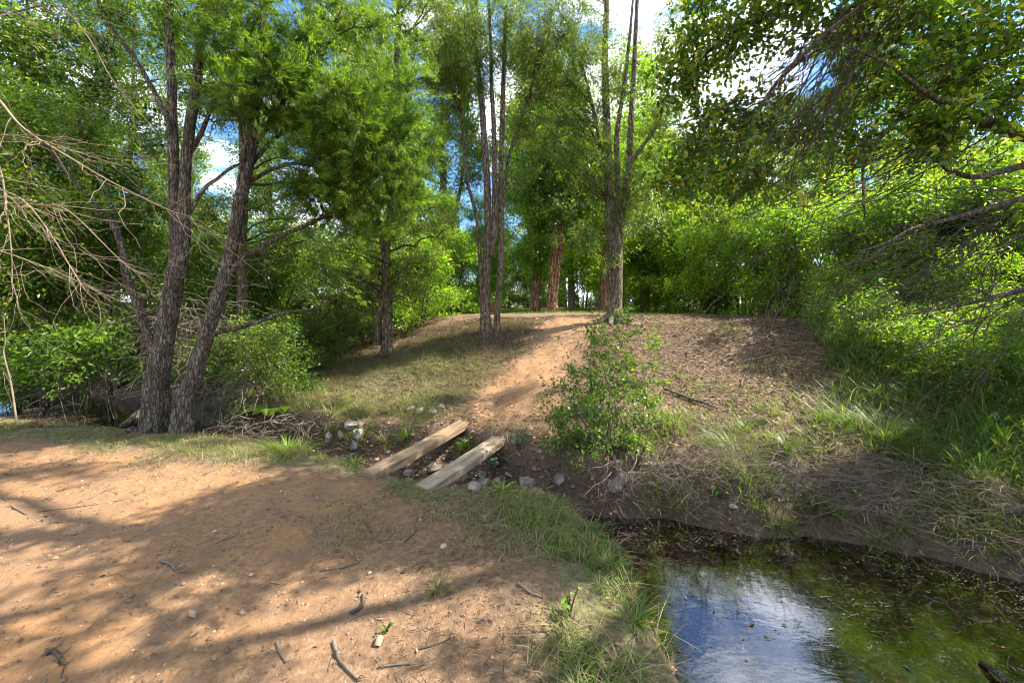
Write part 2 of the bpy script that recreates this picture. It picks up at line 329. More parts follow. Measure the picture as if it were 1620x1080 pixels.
# stone, timber, box
m, t, out = mat('grey_stone'); M_STONE = m
n1 = noise(t, 6, 6, 0.7); n2 = noise(t, 30, 5, 0.7); oi = N(t, 'ShaderNodeObjectInfo')
c = ramp(t, n1, [(0.35, (0.05, 0.048, 0.05)), (0.5, (0.12, 0.115, 0.115)), (0.62, (0.27, 0.26, 0.25))])
c = mixc(t, ramp(t, n2, [(0.5, (0, 0, 0)), (0.7, (0.7, 0.7, 0.7))]), c, (0.24, 0.17, 0.12))
c = mixc(t, ramp(t, oi.outputs['Random'], [(0, (0, 0, 0)), (1, (0.45, 0.45, 0.45))]), c, (0.42, 0.30, 0.22))
p = N(t, 'ShaderNodeBsdfPrincipled'); t.links.new(c, p.inputs['Base Color']); p.inputs['Roughness'].default_value = 0.75
b = N(t, 'ShaderNodeBump'); b.inputs['Strength'].default_value = 0.7; b.inputs['Distance'].default_value = 0.02; t.links.new(n2, b.inputs['Height']); t.links.new(b.outputs[0], p.inputs['Normal'])
t.links.new(p.outputs[0], out.inputs[0])
def wood(name, stops, gs=(1.2, 22, 22)):
    m, t, out = mat(name)
    n1 = noise(t, 2.0, 6, 0.6, stretch=gs); n2 = noise(t, 3, 4); n3 = noise(t, 9, 5, 0.7)
    c = ramp(t, n1, stops); c = mixc(t, ramp(t, n2, [(0.4, (0, 0, 0)), (0.7, (0.5, 0.5, 0.5))]), c, stops[0][1])
    c = mixc(t, ramp(t, n3, [(0.6, (0, 0, 0)), (0.75, (0.5, 0.5, 0.5))]), c, (0.20, 0.13, 0.08))
    c = mixc(t, ramp(t, noise(t, 26, 6, 0.8), [(0.56, (0, 0, 0)), (0.64, (0.7, 0.7, 0.7))]), c, (0.13, 0.08, 0.045))
    p = N(t, 'ShaderNodeBsdfPrincipled'); t.links.new(c, p.inputs['Base Color']); p.inputs['Roughness'].default_value = 0.8
    b = N(t, 'ShaderNodeBump'); b.inputs['Strength'].default_value = 0.45; b.inputs['Distance'].default_value = 0.006; t.links.new(n1, b.inputs['Height']); t.links.new(b.outputs[0], p.inputs['Normal'])
    t.links.new(p.outputs[0], out.inputs[0]); return m
M_PLANK = wood('tan_timber', [(0.36, (0.13, 0.08, 0.043)), (0.5, (0.26, 0.17, 0.10)), (0.66, (0.36, 0.25, 0.155))])
M_PLANK2 = wood('weathered_timber', [(0.34, (0.15, 0.11, 0.07)), (0.5, (0.28, 0.215, 0.145)), (0.66, (0.38, 0.305, 0.215))])
M_BOX = wood('brown_boards', [(0.3, (0.10, 0.05, 0.03)), (0.7, (0.22, 0.12, 0.075))], (22, 2, 22))
M_CRACK, t_, o_ = mat('dark_crack'); p_ = N(t_, 'ShaderNodeBsdfPrincipled'); p_.inputs['Base Color'].default_value = (0.05, 0.035, 0.022, 1); t_.links.new(p_.outputs[0], o_.inputs[0])

# ------------------------------------------------------------------ ground and water
Z_DIRT = gpoly([(480, 741), (575, 757), (655, 772), (790, 792), (822, 850), (850, 930), (790, 1010), (720, 1080)]) + [(-0.3, 1.0), (-0.2, -3), (-12, -3), (-12, 4.1)] + gpoly([(20, 700), (150, 712), (330, 735)])
Z_PATH = gpoly([(748, 668), (735, 640), (765, 610), (815, 570), (850, 530), (862, 508), (880, 500.5), (950, 500.5), (935, 520), (925, 550), (905, 590), (890, 640), (875, 690), (815, 702)])
Z_LAWN = gpoly([(430, 668), (520, 680), (640, 662), (715, 640), (755, 600), (765, 560), (700, 525), (620, 550), (520, 575), (440, 610)])
Z_LONG = gpoly([(1262, 512), (1300, 535), (1335, 575), (1350, 630), (1375, 690), (1430, 735), (1500, 765), (1620, 800)]) + [(6, 2.3), (16, 2), (16, 9.4)] 
def arange_g(a, b, s0, s1, da, db):
    left = [a]; st = s0
    while left[-1] > da: st *= 1.12; left.append(left[-1] - st)
    right = [b]; st = s1
    while right[-1] < db: st *= 1.12; right.append(right[-1] + st)
    return np.array(left[::-1] + list(np.arange(a + s0, b, s0)) + right)
gx = arange_g(-7.5, 5.5, 0.045, 0.045, -400, 400); gy = arange_g(1.2, 6.2, 0.03, 0.035, -60, 700)
X, Y = np.meshgrid(gx, gy); Xf, Yf = X.ravel(), Y.ravel()
Zf = H(Xf, Yf)
def softz(x, y, pg, w):
    d = polydist(x, y, list(pg) + [pg[0]]); s = np.where(inpoly(x, y, pg), d, -d) + w * 1.4 * fbm(x, y, 2.2, 4)
    return sstep(-w, w, s)
def zones(x, y):
    ins = inpoly(x, y, CREEK); dn = polydist(x, y, NEAR); df = polydist(x, y, FAR)
    farside = (~ins) & (df < dn)
    dirt = np.maximum(softz(x, y, Z_DIRT, 0.2), softz(x, y, Z_PATH, 0.27) * farside)
    grass = np.maximum(softz(x, y, Z_LAWN, 0.5) * farside, sstep(10.3, 11.3, y + 0.8 * fbm(x, y, .5, 2)))
    nb = (~farside) & (~ins)
    grass = np.maximum(grass, nb * 0.8 * sstep(0.95, 0.35, dn + 0.5 * fbm(x, y, 1.6, 3)) * (1 - dirt) )
    grass = np.maximum(grass, 0.9 * farside * softz(x, y, Z_LONG, .3))
    dirt = dirt * (1 - .6 * nb * sstep(-1.9, -.5, x + .9 * fbm(x, y, 1.3, 3)) * sstep(3.6, 3.0, y))
    mud = np.maximum((ins | (df < .5) & (x > .2)) * sstep(0.06, -0.10, H(x, y) - .12 * (df < .5) * (~ins)), 0)
    return dirt, grass * (1 - dirt), mud
a_d, a_g, a_m = zones(Xf, Yf)
nx, ny = len(gx), len(gy)
idx = np.arange(nx * ny).reshape(ny, nx)
Q = np.stack([idx[:-1, :-1], idx[:-1, 1:], idx[1:, 1:], idx[1:, :-1]], -1).reshape(-1, 4)
V = np.stack([Xf, Yf, Zf], 1)
fc = V[Q].mean(1); ispath = a_d[Q].mean(1) > 0.5
def submesh(name, keep):
    q = Q[keep]; u, inv = np.unique(q, return_inverse=True)
    me = mesh_from(name, V[u], inv.reshape(-1, 4), M_GROUND, None, True, {'a_dirt': a_d[u], 'a_grass': a_g[u], 'a_mud': a_m[u]})
    o = bpy.data.objects.new(name, me); COL.objects.link(o); return o
tag(submesh('ground', ~ispath), 'leaf strewn creek banks and grassy slope', kind='structure')
tag(submesh('dirt_path', ispath), 'orange brown bare dirt path through the creek crossing', kind='structure')
wp = [(a, b * KY) for a, b in [(-60, 5.5), (-9, 7.5), (-5, 6.2), (-2, 5), (0, 3.8), (0.4, 1.5), (0.5, -60), (12, -60), (6, 1), (5, 5.5), (1.5, 6), (0, 7.2), (-3, 9.5), (-7, 12.5), (-12, 14), (-60, 15)]]
bm = bmesh.new(); bm.faces.new([bm.verts.new((x, y, WZ)) for x, y in wp]); bmesh.ops.triangulate(bm, faces=bm.faces[:])
me = bpy.data.meshes.new('creek_water'); bm.to_mesh(me); bm.free(); me.materials.append(M_WATER)
o = bpy.data.objects.new('creek_water', me); COL.objects.link(o); tag(o, 'still dark creek water with floating scum and sky reflections', kind='structure')

# ------------------------------------------------------------------ timber planks
def plank(name, label, pn, pf, width, thick, mt, sag=0.0):
    """pn, pf: middle of the near and far ends of the top face"""
    pn = np.array(pn); pf = np.array(pf); ax = nrm(pf - pn); L = np.linalg.norm(pf - pn)
    sd_ = nrm(np.cross(ax, [0, 0, 1.])); up = np.cross(sd_, ax)
    bm = bmesh.new(); bmesh.ops.create_cube(bm, size=1)
    for v in bm.verts: v.co = Vector((v.co.x * L, v.co.y * width, v.co.z * thick))
    bmesh.ops.bevel(bm, geom=bm.edges[:], offset=0.003, segments=1, affect='EDGES')
    bmesh.ops.subdivide_edges(bm, edges=[e for e in bm.edges if e.calc_length() > 0.5 * L], cuts=24)
    r = random.Random(len(label))
    for v in bm.verts:
        v.co += Vector((0, 0.0015 * r.uniform(-1, 1), 0.0012 * r.uniform(-1, 1) - sag * (1 - (2 * v.co.x / L) ** 2)))
    me = bpy.data.meshes.new(name); bm.to_mesh(me); bm.free(); me.materials.append(mt)
    o = bpy.data.objects.new(name, me); COL.objects.link(o); mid = (pn + pf) / 2 - up * thick / 2
    Mx = Matrix(((ax[0], -sd_[0], up[0], mid[0]), (ax[1], -sd_[1], up[1], mid[1]), (ax[2], -sd_[2], up[2], mid[2]), (0, 0, 0, 1)))
    o.matrix_world = Mx
    return tag(o, label, 'plank', 'timber planks laid over the creek')
a0 = at(582, 747, 4.92); a1 = at(737.5, 664, 7.10)
plank('timber_plank', 'plain tan sleeper plank, further left of the two spanning the gully', a0, a1, 0.165, 0.07, M_PLANK, 0.008)
b0 = at(668, 769.5, 4.55); b1 = at(796, 687, 6.30)
pk = plank('timber_plank', 'paler sleeper plank with leaf shadows, nearer the pond and leafy shrub', b0, b1, 0.165, 0.07, M_PLANK2, 0.004)

# ------------------------------------------------------------------ rocks
def rock(px, py, w_, label, h_=0.75, seed=0, d=None, flat=0.8, grp='loose stones in the creek gully'):
    r = np.random.default_rng(seed + 100)
    p = onG(px, py) if d is None else at(px, py, d)
    sx = w_ / FPX * p[1] / KY / 2
    bm = bmesh.new(); bmesh.ops.create_icosphere(bm, subdivisions=4, radius=1)
    V = np.array([v.co[:] for v in bm.verts])
    for k in range(13):
        n = nrm(r.normal(size=3)); c = r.uniform(0.55, 0.85); dd = V @ n
        V = V - np.maximum(dd - c, 0)[:, None] * n * 0.97
    V = V * (1 + 0.05 * np.stack([np.sin(V[:, 1] * 7 + seed), np.sin(V[:, 2] * 6 + seed), np.sin(V[:, 0] * 8)], 1)) + r.normal(size=V.shape) * 0.006
    V = V * [sx, sx * flat, sx * h_]
    for v, c in zip(bm.verts, V): v.co = c
    me = bpy.data.meshes.new('rock'); bm.to_mesh(me); bm.free(); me.materials.append(M_STONE)
    for f in me.polygons: f.use_smooth = False
    o = bpy.data.objects.new('rock', me); COL.objects.link(o); o.location = (p[0], p[1], p[2] + sx * h_ * 0.45); o.rotation_euler = (r.uniform(-.2, .2), r.uniform(-.2, .2), r.uniform(-1, 1))
    return tag(o, label, 'rock', grp)
ROCKS = [
 (521, 692, 20, 'rounded grey rock at left end of the bank stone pile', 0.95), (540, 690, 15, 'upright grey rock second in the bank stone pile', 1.3),
 (569, 689, 20, 'grey rock leaning at right of the bank stone pile', 1.1), (562, 703, 22, 'low pale rock in front of the bank stone pile', .9),
 (556, 668, 27, 'broad flat rock at top of the bank stone pile', .6), (571, 670, 12, 'little square rock beside the broad top rock', .8), (563, 679, 14, 'small bluish rock in middle of the bank stone pile', .6),
 (651, 643, 20, 'grey rock at left of the trio above the tan plank', .6), (667, 645, 22, 'dark flat rock in middle of the trio above the tan plank', .6),
 (684, 648, 17, 'pinkish white rock on the slope above the tan plank', .6), (698, 642, 17, 'bright quartz-white rock highest up beside the dirt path', .7),
 (648, 742, 22, 'flat tan stone lying between the near plank ends', .45), (688, 737, 26, 'flat pale stone between the planks in the gully', .5),
 (700, 750, 12, 'dark pebble tucked against the pale plank', .6), (762, 747, 20, 'tan stone under the shrub side of the pale plank', .7), (735, 755, 14, 'white chip of stone beside the pale plank', .6),
 (764, 762, 26, 'slate-blue rock leaning upright in the stone cluster', .9), (751, 766, 26, 'low dark rock at front of the stone cluster', .5),
 (788, 759, 18, 'small grey rock to the right of the stone cluster', .7), (831, 758, 31, 'large pale grey rock alone on the mud bank', .75),
 (885, 758, 24, 'smooth grey-brown rock below the leafy shrub', .9), (975, 763, 32, 'lower boulder of the stacked pair above the pond', .8), (984, 752, 32, 'upper boulder of the stacked pair above the pond', .55),
 (855, 775, 14, 'white pebble in the grass near the pond', .6), (782, 775, 10, 'tiny white pebble near the plank end', .6), (715, 770, 9, 'tiny dark pebble beside the plank end', .6),
 (614, 712, 14, 'brown stone in the gully under the tan plank', .6), (722, 728, 13, 'brown stone under the middle of the pale plank', .6),
 (805, 748, 15, 'dark stone half buried in the gully mud', .5), (1160, 800, 16, 'dark stone at the water edge below the grass tussock', .5),
]
for i, (px, py, w_, lab, h_) in enumerate(ROCKS): rock(px, py + w_ * 0.32, w_, lab, h_, i)

# ------------------------------------------------------------------ tree builder
def blobpts(r, blobs, n, shell=2.2):
    wts = np.array([b[2] if len(b) > 2 else 1.0 for b in blobs], float); wts /= wts.sum()
    k = r.choice(len(blobs), n, p=wts); C = np.array([b[0] for b in blobs])[k]
    R = np.array([(b[1],) * 3 if np.isscalar(b[1]) else b[1] for b in blobs])[k]
    u = nrm(r.normal(size=(n, 3))) * (r.random((n, 1)) ** (1 / shell))
    return C + u * R
def bez(r, A, B, K, arch=0.15, jit=0.04):
    t = np.linspace(0, 1, K)[None, :, None]; d = np.linalg.norm(B - A, axis=1)[:, None]
    mid = (A + B) / 2 + r.normal(size=A.shape) * jit * 3 * d + np.array([0, 0, 1.]) * arch * d
    P = (1 - t) ** 2 * A[:, None] + 2 * t * (1 - t) * mid[:, None] + t * t * B[:, None]
    J = r.normal(size=P.shape) * jit * d[:, :, None] * 0.35; J[:, 0] = 0
    return P + J
def attach(r, T, S, up=0.3, w=2.0):
    out = np.empty(len(T), int)
    for i in range(0, len(T), 2000):
        d = T[i:i + 2000, None] - S[None]; dist = np.linalg.norm(d, axis=2)
        cost = dist + w * np.maximum(0, up * dist - d[:, :, 2]) + r.random(dist.shape) * 0.08
        out[i:i + 2000] = np.argmin(cost, 1)
    return out
def rblobs(seed, n, x, y, z0, z1, ra, rb, taper=.5):
    """scattered uneven clumps of a crown"""
    r = np.random.default_rng(seed); out = []
    for k in range(n):
        f = (k + .5) / n; a = r.uniform(0, 6.28); q = (1 - taper * abs(2 * f - .8)) * r.uniform(.3, 1)
        R = r.uniform(ra, rb); out.append(((math.cos(a) * x * q, math.sin(a) * y * q, z0 + (z1 - z0) * f), (R * r.uniform(.8, 1.3), R * r.uniform(.8, 1.3), R * r.uniform(.5, .9)), R * R))
    return out
def tree(name, label, cat, base, stems, blobs, leafm, barkm, leaf, n_limb=40, n_twig=600, n_leaf=30, seed=1, group=None, twigm=None,
         up=0.3, arch=0.12, sides=18, rough=0.10, flare=0.6, limb_r=0.03, crown='crown', twig_r=0.004, clump=0.28, bare=0, jit=0.05, root=None, ktw=5, roots=0):
    """stems: [(pts, radii)] in world coords. leaf: dict(L,W,sp,droop,al)"""
    r = np.random.default_rng(seed); base = np.array(base, float)
    e = root or empty(name, base, label, cat, group)
    SP = []; SR = []
    for i, (pts, rad) in enumerate(stems):
        V_, Q_, pp, rr = bark_tube(pts, rad, sides, rough, flare if i == 0 or pts[0][2] < base[2] + 0.3 else 0, r)
        g = Geo(); g.add(V_, Q_); g.build('trunk', barkm, e, True, base)
        if i == 0 and roots:
            for q in range(roots):
                a = q * 2 * pi / roots + r.uniform(-.4, .4); R0 = rad[0]; ln_ = r.uniform(2.2, 3.8) * R0; c0 = np.array(pts[0]); c0[2] = base[2]; P = []
                for f, dz in ((.35, R0 * .9), (.75, R0 * .45), (1.3, R0 * .12), (2.0, 0), (1.3 + ln_ / R0, -.04)):
                    x_, y_ = c0[0] + math.cos(a + .15 * f) * R0 * f, c0[1] + math.sin(a + .15 * f) * R0 * f; P.append((x_, y_, max(hz(x_, y_), base[2] - .25) + dz))
                V_, Q_, _, _ = bark_tube(P, [R0 * .42, R0 * .34, R0 * .25, R0 * .16, R0 * .05], 10, .12, 0, r, 5, 4)
                g = Geo(); g.add(V_, Q_); g.build('root', barkm, e, True, base)
        SP.append(pp[len(pp) // 6:]); SR.append(rr[len(pp) // 6:])
    S = np.concatenate(SP); SRr = np.concatenate(SR)
    gb = Geo()
    if n_limb:
        T = blobpts(r, blobs, n_limb, 3.0); k = attach(r, T, S, up)
        P = bez(r, S[k], T, 9, arch, jit); ln = np.linalg.norm(T - S[k], axis=1)
        r0 = np.minimum(SRr[k] * 0.6, limb_r * (0.4 + 0.35 * ln)); Rr = r0[:, None] * np.linspace(1, 0.22, 9)[None]
        gb.add(*tubes(P, Rr, 6)); LP = P[:, 2:].reshape(-1, 3)
    else: LP = S
    T2 = LP[r.integers(0, len(LP), n_twig)] if n_limb else None
    mixn = int(n_twig * 0.45)
    T2 = np.concatenate([blobpts(r, blobs, mixn, 2.6), LP[r.integers(0, len(LP), n_twig - mixn)] + r.normal(size=(n_twig - mixn, 3)) * clump])
    k2 = attach(r, T2, LP, 0.0, 0.3)
    P2 = bez(r, LP[k2], T2, ktw, 0.05 - leaf.get('droop', 0) * 0.1, jit * 1.4)
    gb.add(*tubes(P2, (twig_r * np.linspace(1, 0.35, ktw))[None] * (0.7 + 0.6 * r.random((n_twig, 1))), 3 if twig_r < .006 else 4))
    if bare:
        T3 = T2[r.integers(0, n_twig, bare)] + r.normal(size=(bare, 3)) * clump * 0.8; A3 = T2[r.integers(0, n_twig, bare)]
        k3 = attach(r, T3, P2.reshape(-1, 3), 0, 0); P3 = bez(r, P2.reshape(-1, 3)[k3], T3, 5, 0, jit * 1.5)
        gb.add(*tubes(P3, (twig_r * 0.5 * np.linspace(1, 0.4, 5))[None] * np.ones((bare, 1)), 3))
    gb.build('branches', twigm or B_TWIG, e, True, base)
    if n_leaf:
        n = n_twig * n_leaf; ti = np.repeat(np.arange(n_twig), n_leaf)
        tt = r.uniform(0.25, 1.0, n) * (ktw - 1); i0 = np.minimum(tt.astype(int), ktw - 2); fr_ = (tt - i0)[:, None]
        a = P2[ti, i0]; b_ = P2[ti, i0 + 1]; C = a + (b_ - a) * fr_ + r.normal(size=(n, 3)) * leaf['sp']
        td = nrm(b_ - a)
        D = nrm(td * leaf.get('al', 0.7) + r.normal(size=(n, 3)) * 0.6 + np.array([0, 0, -leaf.get('droop', 0.2)]))
        Nn = nrm(r.normal(size=(n, 3)) * 0.7 + np.array([0, 0, 0.8]))
        L = leaf['L'] * (0.6 + 0.7 * r.random(n)); W = leaf['W'] * (0.7 + 0.5 * r.random(n))
        V_, Q_ = leaf_geo(C, D, Nn, L, W)
        cv = r.random(n_twig)
        var = np.clip(0.48 + 0.5 * (cv[ti] - 0.5) + 0.22 * r.normal(size=n), 0, 1)
        g = Geo(); g.add(V_, Q_, var); g.build(crown, leafm, e, False, base)
    return e
def PX(lst): return [at(*p) for p in lst]
def px_stem(pts, d, wid, dd=None):
    """pts [(px,py)], wid in photo pixels at each point"""
    ds = np.linspace(d, dd if dd else d, len(pts))
    return ([at(p[0], p[1], q) for p, q in zip(pts, ds)], [w_ / FPX * q / 2 / math.hypot(1, (p[0] - 810) / 600) for w_, q, p in zip(wid, ds, pts)])
def PB(lst): return [(at(px, py, d), (r_ / FPX * d, (r_ / FPX * d) * 1.0, r_ / FPX * d * (ry if ry else 1)), wt) for px, py, d, r_, ry, wt in lst]

# ------------------------------------------------------------------ foreground trees on the left bank
LF_FEATHER = G(L=0.06, W=0.0085, sp=0.018, droop=0.1, al=1.5)
LF_SMALL = G(L=0.055, W=0.022, sp=0.05, droop=0.2, al=0.6)
LF_THIN = G(L=0.075, W=0.016, sp=0.06, droop=0.35, al=0.6)
LF_OVAL = G(L=0.062, W=0.034, sp=0.04, droop=0.25, al=0.7)
def gbase(px, py, d):
    x = (px - 810) / FPX * d; return np.array([x, d * KY, hz(x, d * KY)])
b = gbase(246, 668, 6.95)
st = [([b + [0, 0, -0.15]] + PX([(247, 640, 6.95), (249, 600, 6.95), (256, 555, 6.95), (262, 520, 6.97), (270, 480, 7.0), (277, 430, 7.0), (278, 395, 7.0), (276, 296, 7.0), (273, 200, 7.0), (271, 110, 7.0), (267, 40, 7.0), (262, -30, 7.0), (255, -150, 7.0), (250, -260, 7)]),
       [.155, .125, .113, .108, .105, .10, .086, .06, .058, .052, .047, .042, .036, .024, .012]),
      px_stem([(284, 440), (290, 380), (292, 296), (298, 222), (306, 165), (314, 105), (318, 40), (322, -30), (335, -150), (345, -260)], 7.0, [24, 23, 20, 19, 18, 16, 13, 12, 8, 3]),
      px_stem([(254, 590), (246, 568), (234, 532), (222, 497), (210, 461), (198, 428), (193, 391), (176, 350), (157, 330), (118, 285), (97, 262), (68, 225), (30, 180)], 6.9, [20, 18, 16, 15, 14, 14, 13, 10, 9, 8, 6, 5, 3], 6.4),
      px_stem([(194, 400), (185, 360), (171, 313), (155, 275), (141, 240), (120, 190)], 6.75, [9, 9, 8, 6, 5, 3], 6.9),
      px_stem([(269, 215), (264, 186), (222, 107), (174, 40), (150, -10), (130, -80)], 6.95, [11, 10, 9, 7, 5, 3], 6.7),
      px_stem([(290, 260), (318, 212), (338, 160), (352, 140), (375, 90)], 7.0, [9, 8, 6, 4, 3], 7.3),
      px_stem([(298, 340), (322, 300), (345, 282), (366, 266), (400, 250)], 7.05, [8, 7, 6, 5, 3], 7.4)]
tree('creekside_tree', 'tall dark fissured tree with twin upright stems at the edge of the left creek', 'tree', b, st,
     PB([(290, -60, 7, 120, 1, 2), (330, 60, 7.2, 70, 1, 1), (150, -60, 6.8, 100, .8, 1.2), (150, 215, 6.9, 50, .8, .7), (60, 170, 6.6, 70, .8, 1.0), (110, 300, 6.6, 45, .8, .5), (260, 40, 7.2, 60, 1, .7), (215, 110, 7.4, 45, 1, .3)]),
     M_DARK, B_GREY, LF_SMALL, 34, 620, 28, seed=3, roots=6, limb_r=.022, sides=28, clump=.22)
b = gbase(284, 674, 6.8)
st = [([b + [0, 0, -0.15]] + PX([(292, 635, 6.82), (300, 611, 6.85), (319, 555, 6.9), (332, 511, 6.9), (345, 472, 6.95), (359, 428, 7.0), (366, 395, 7.0), (381, 315, 7.0), (396, 240, 7.0), (404, 167, 7.05), (411, 105, 7.1), (415, 30, 7.1), (418, -80, 7.2), (420, -200, 7.2)]),
       [.112, .096, .088, .083, .079, .076, .074, .069, .070, .066, .06, .054, .042, .03, .012]),
      px_stem([(366, 428), (388, 405), (408, 395), (444, 374), (493, 352), (540, 330), (575, 312)], 7.0, [12, 11, 9, 8, 7, 5, 3], 7.5),
      px_stem([(332, 532), (350, 524), (374, 519), (402, 511), (424, 503), (458, 494), (505, 486)], 6.9, [11, 9, 8, 8, 7, 5, 3], 7.6),
      px_stem([(378, 300), (392, 290), (426, 270), (463, 259), (500, 263), (540, 267), (590, 250)], 7.0, [8, 8, 7, 6, 5, 4, 3], 7.4),
      px_stem([(378, 330), (378, 285), (386, 240), (380, 200), (392, 160), (430, 110)], 7.0, [7, 7, 6, 5, 4, 3], 6.6),
      px_stem([(398, 240), (430, 190), (470, 130), (520, 70), (545, 0)], 7.0, [9, 8, 7, 5, 3], 7.2),
      px_stem([(390, 270), (440, 215), (510, 190), (580, 180), (650, 190)], 7.05, [8, 7, 6, 5, 3], 7.8)]
tree('feathery_tree', 'leaning creekside tree with a soft bright green feathery crown', 'tree', b, st,
     PB([(345, 60, 6.9, 60, 1, 1.0), (430, 60, 6.8, 85, 1, 2.2), (410, 150, 6.7, 70, .9, 1.6), (500, 130, 6.9, 80, 1, 2.2), (560, 190, 7.2, 80, 1, 2.0), (520, 255, 7.2, 70, .8, 1.5), (620, 240, 7.5, 75, .9, 1.8),
         (655, 200, 7.7, 55, 1, 1.0), (600, 330, 7.6, 70, .8, 1.4), (470, 300, 7.3, 40, .7, .4), (530, 20, 7.2, 100, 1, 1.8), (640, 80, 7.6, 60, 1, .6), (420, -60, 7, 130, 1, 1.5), (670, 290, 7.8, 40, .8, .6)]),
     M_FEATHER, B_GREY, LF_FEATHER, 90, 2600, 66, seed=4, roots=5, limb_r=.016, sides=26, clump=.20, twig_r=.0028)
# slim trees behind the pair
def simple(name, label, cat, pts, d, wid, blobs, leafm, barkm, leaf, nl, nt_, nlf, seed, group=None, more=(), **kw):
    b = gbase(pts[0][0], pts[0][1], d); P, R = px_stem(pts, d, wid); P[0] = b + [0, 0, -0.1]
    return tree(name, label, cat, b, [(P, R)] + [px_stem(a, d, w_) for a, w_ in more], PB(blobs), leafm, barkm, leaf, nl, nt_, nlf, seed=seed, group=group, **kw)
simple('slim_tree', 'slim pale mottled trunk among the dense leaves behind the twin stem tree', 'tree', [(232, 560), (226, 470), (219, 395), (213, 320), (206, 250), (212, 200), (211, 130), (212, 40), (210, -60)], 10.2, [13, 12, 11, 10, 9, 8, 7, 6, 3],
       [(215, 120, 10.2, 80, 1.2, 1), (240, 300, 10.5, 70, 1, 1), (200, -40, 10, 100, 1, 1), (250, 180, 10.4, 60, 1, .6)], M_DARK, B_PALE, LF_SMALL, 40, 900, 36, 6, sides=12, clump=.35)
simple('slim_tree', 'thin bent grey trunk reaching into the blue sky gap at far upper left', 'tree', [(175, 560), (172, 440), (168, 300), (170, 180), (172, 90), (168, 0), (165, -80)], 9.6, [10, 9, 8, 7, 6, 5, 3],
       [(120, 130, 9.6, 90, 1, 1), (60, 60, 9.4, 110, 1, 1.4), (30, 230, 9.2, 90, 1, 1.2), (150, 250, 9.5, 80, 1, 1), (90, 340, 9.6, 90, 1, 1.2), (60, -20, 9.4, 120, 1, 1)], M_DARK, B_GREY, LF_SMALL, 60, 1500, 30, 7, sides=12, clump=.35)
simple('broadleaf_tree', 'leafy deep green tree filling the far left over the water', 'tree', [(70, 590), (72, 520), (60, 430), (80, 330), (60, 220), (50, 100), (40, -40)], 9.0, [18, 16, 14, 12, 10, 8, 4],
       [(40, 330, 8.8, 90, 1, 1.5), (130, 370, 9.2, 80, .8, 1.5), (30, 440, 8.6, 70, .6, 1), (180, 320, 9.8, 70, 1, .8), (60, 240, 9, 110, 1, 1), (-60, 150, 8.5, 120, 1, 1.5), (100, 450, 9.2, 70, .6, 1), (0, 40, 8.8, 110, 1, 1.2), (215, 400, 10, 60, 1, .8)],
       M_BROAD, B_BROWN, G(L=.075, W=.036, sp=.07, droop=.2, al=.5), 60, 1500, 20, 8, sides=12, clump=.32)
simple('shaded_tree', 'dark straight trunk standing just right of the leaning tree', 'tree', [(382, 515), (384, 440), (383, 380), (386, 300), (384, 200), (385, 100), (380, -30)], 9.8, [19, 17, 16, 15, 13, 11, 5],
       [(400, 200, 9.8, 60, 1.2, .6), (440, 120, 9.8, 70, 1, .6), (350, 40, 9.8, 80, 1, .8), (450, 380, 10.2, 50, .8, .5), (330, 330, 10.2, 40, 1, .4), (470, 300, 10.4, 60, 1, .7), (330, 130, 10, 60, 1, .6)], M_OLIVE, B_BROWN, LF_SMALL, 40, 800, 34, 9, sides=14, clump=.35)
# twin dark trunk tree mid left
simple('olive_tree', 'twin dark trunked tree with drooping olive foliage left of the dirt path', 'tree', [(611, 545), (614, 484), (610, 417), (616, 350), (622, 260), (625, 160), (628, 60), (630, -60)], 11.3, [15, 13, 12, 11, 10, 9, 7, 3],
       [(610, 350, 11.2, 80, 1, 1.6), (560, 420, 11, 60, .7, .9), (665, 380, 11.4, 60, 1.1, 1.2), (695, 340, 11.6, 35, 1.0, .3), (540, 330, 11.3, 60, .9, .8), (620, 180, 11.3, 80, 1.1, 1.4), (640, 60, 11.5, 80, 1, 1.5), (700, 40, 11.5, 70, .8, 1.2), (690, 130, 11.5, 40, .8, .4), (600, -30, 11.3, 130, 1, 1.5), (655, 445, 11.2, 40, .6, .5), (505, 440, 11, 50, .7, .5)],
       M_OLIVE, B_BROWN, LF_SMALL, 90, 1500, 24, 10, more=[([(597, 545), (600, 500), (611, 440), (600, 360), (585, 250)], [10, 10, 8, 7, 4])], sides=14, clump=.3)
# middle multi stem paperbark
b = gbase(771, 531, 11.5)
st = [px_stem([(768, 545), (769, 528), (768, 491), (770, 417), (772, 380), (771, 296), (766, 222), (761, 148), (755, 100), (750, 20), (748, -80)], 11.5, [22, 18, 14, 13, 12, 11, 10, 9, 7, 5, 3]),
      px_stem([(784, 550), (786, 530), (787, 491), (792, 417), (793, 350), (792, 296), (795, 185), (797, 111), (800, 20), (805, -60)], 11.5, [13, 11, 9, 9, 9, 8, 8, 7, 5, 3]),
      px_stem([(776, 405), (780, 380), (783, 333), (782, 222), (778, 140), (775, 40), (770, -50)], 11.45, [10, 9, 9, 8, 6, 5, 3]),
      px_stem([(764, 500), (761, 454), (758, 380), (752, 333), (740, 289), (733, 222), (726, 130)], 11.5, [7, 7, 6, 6, 5, 4, 2]),
      px_stem([(793, 340), (803, 260), (820, 200), (838, 150), (850, 90)], 11.5, [6, 6, 5, 4, 2], 12)]
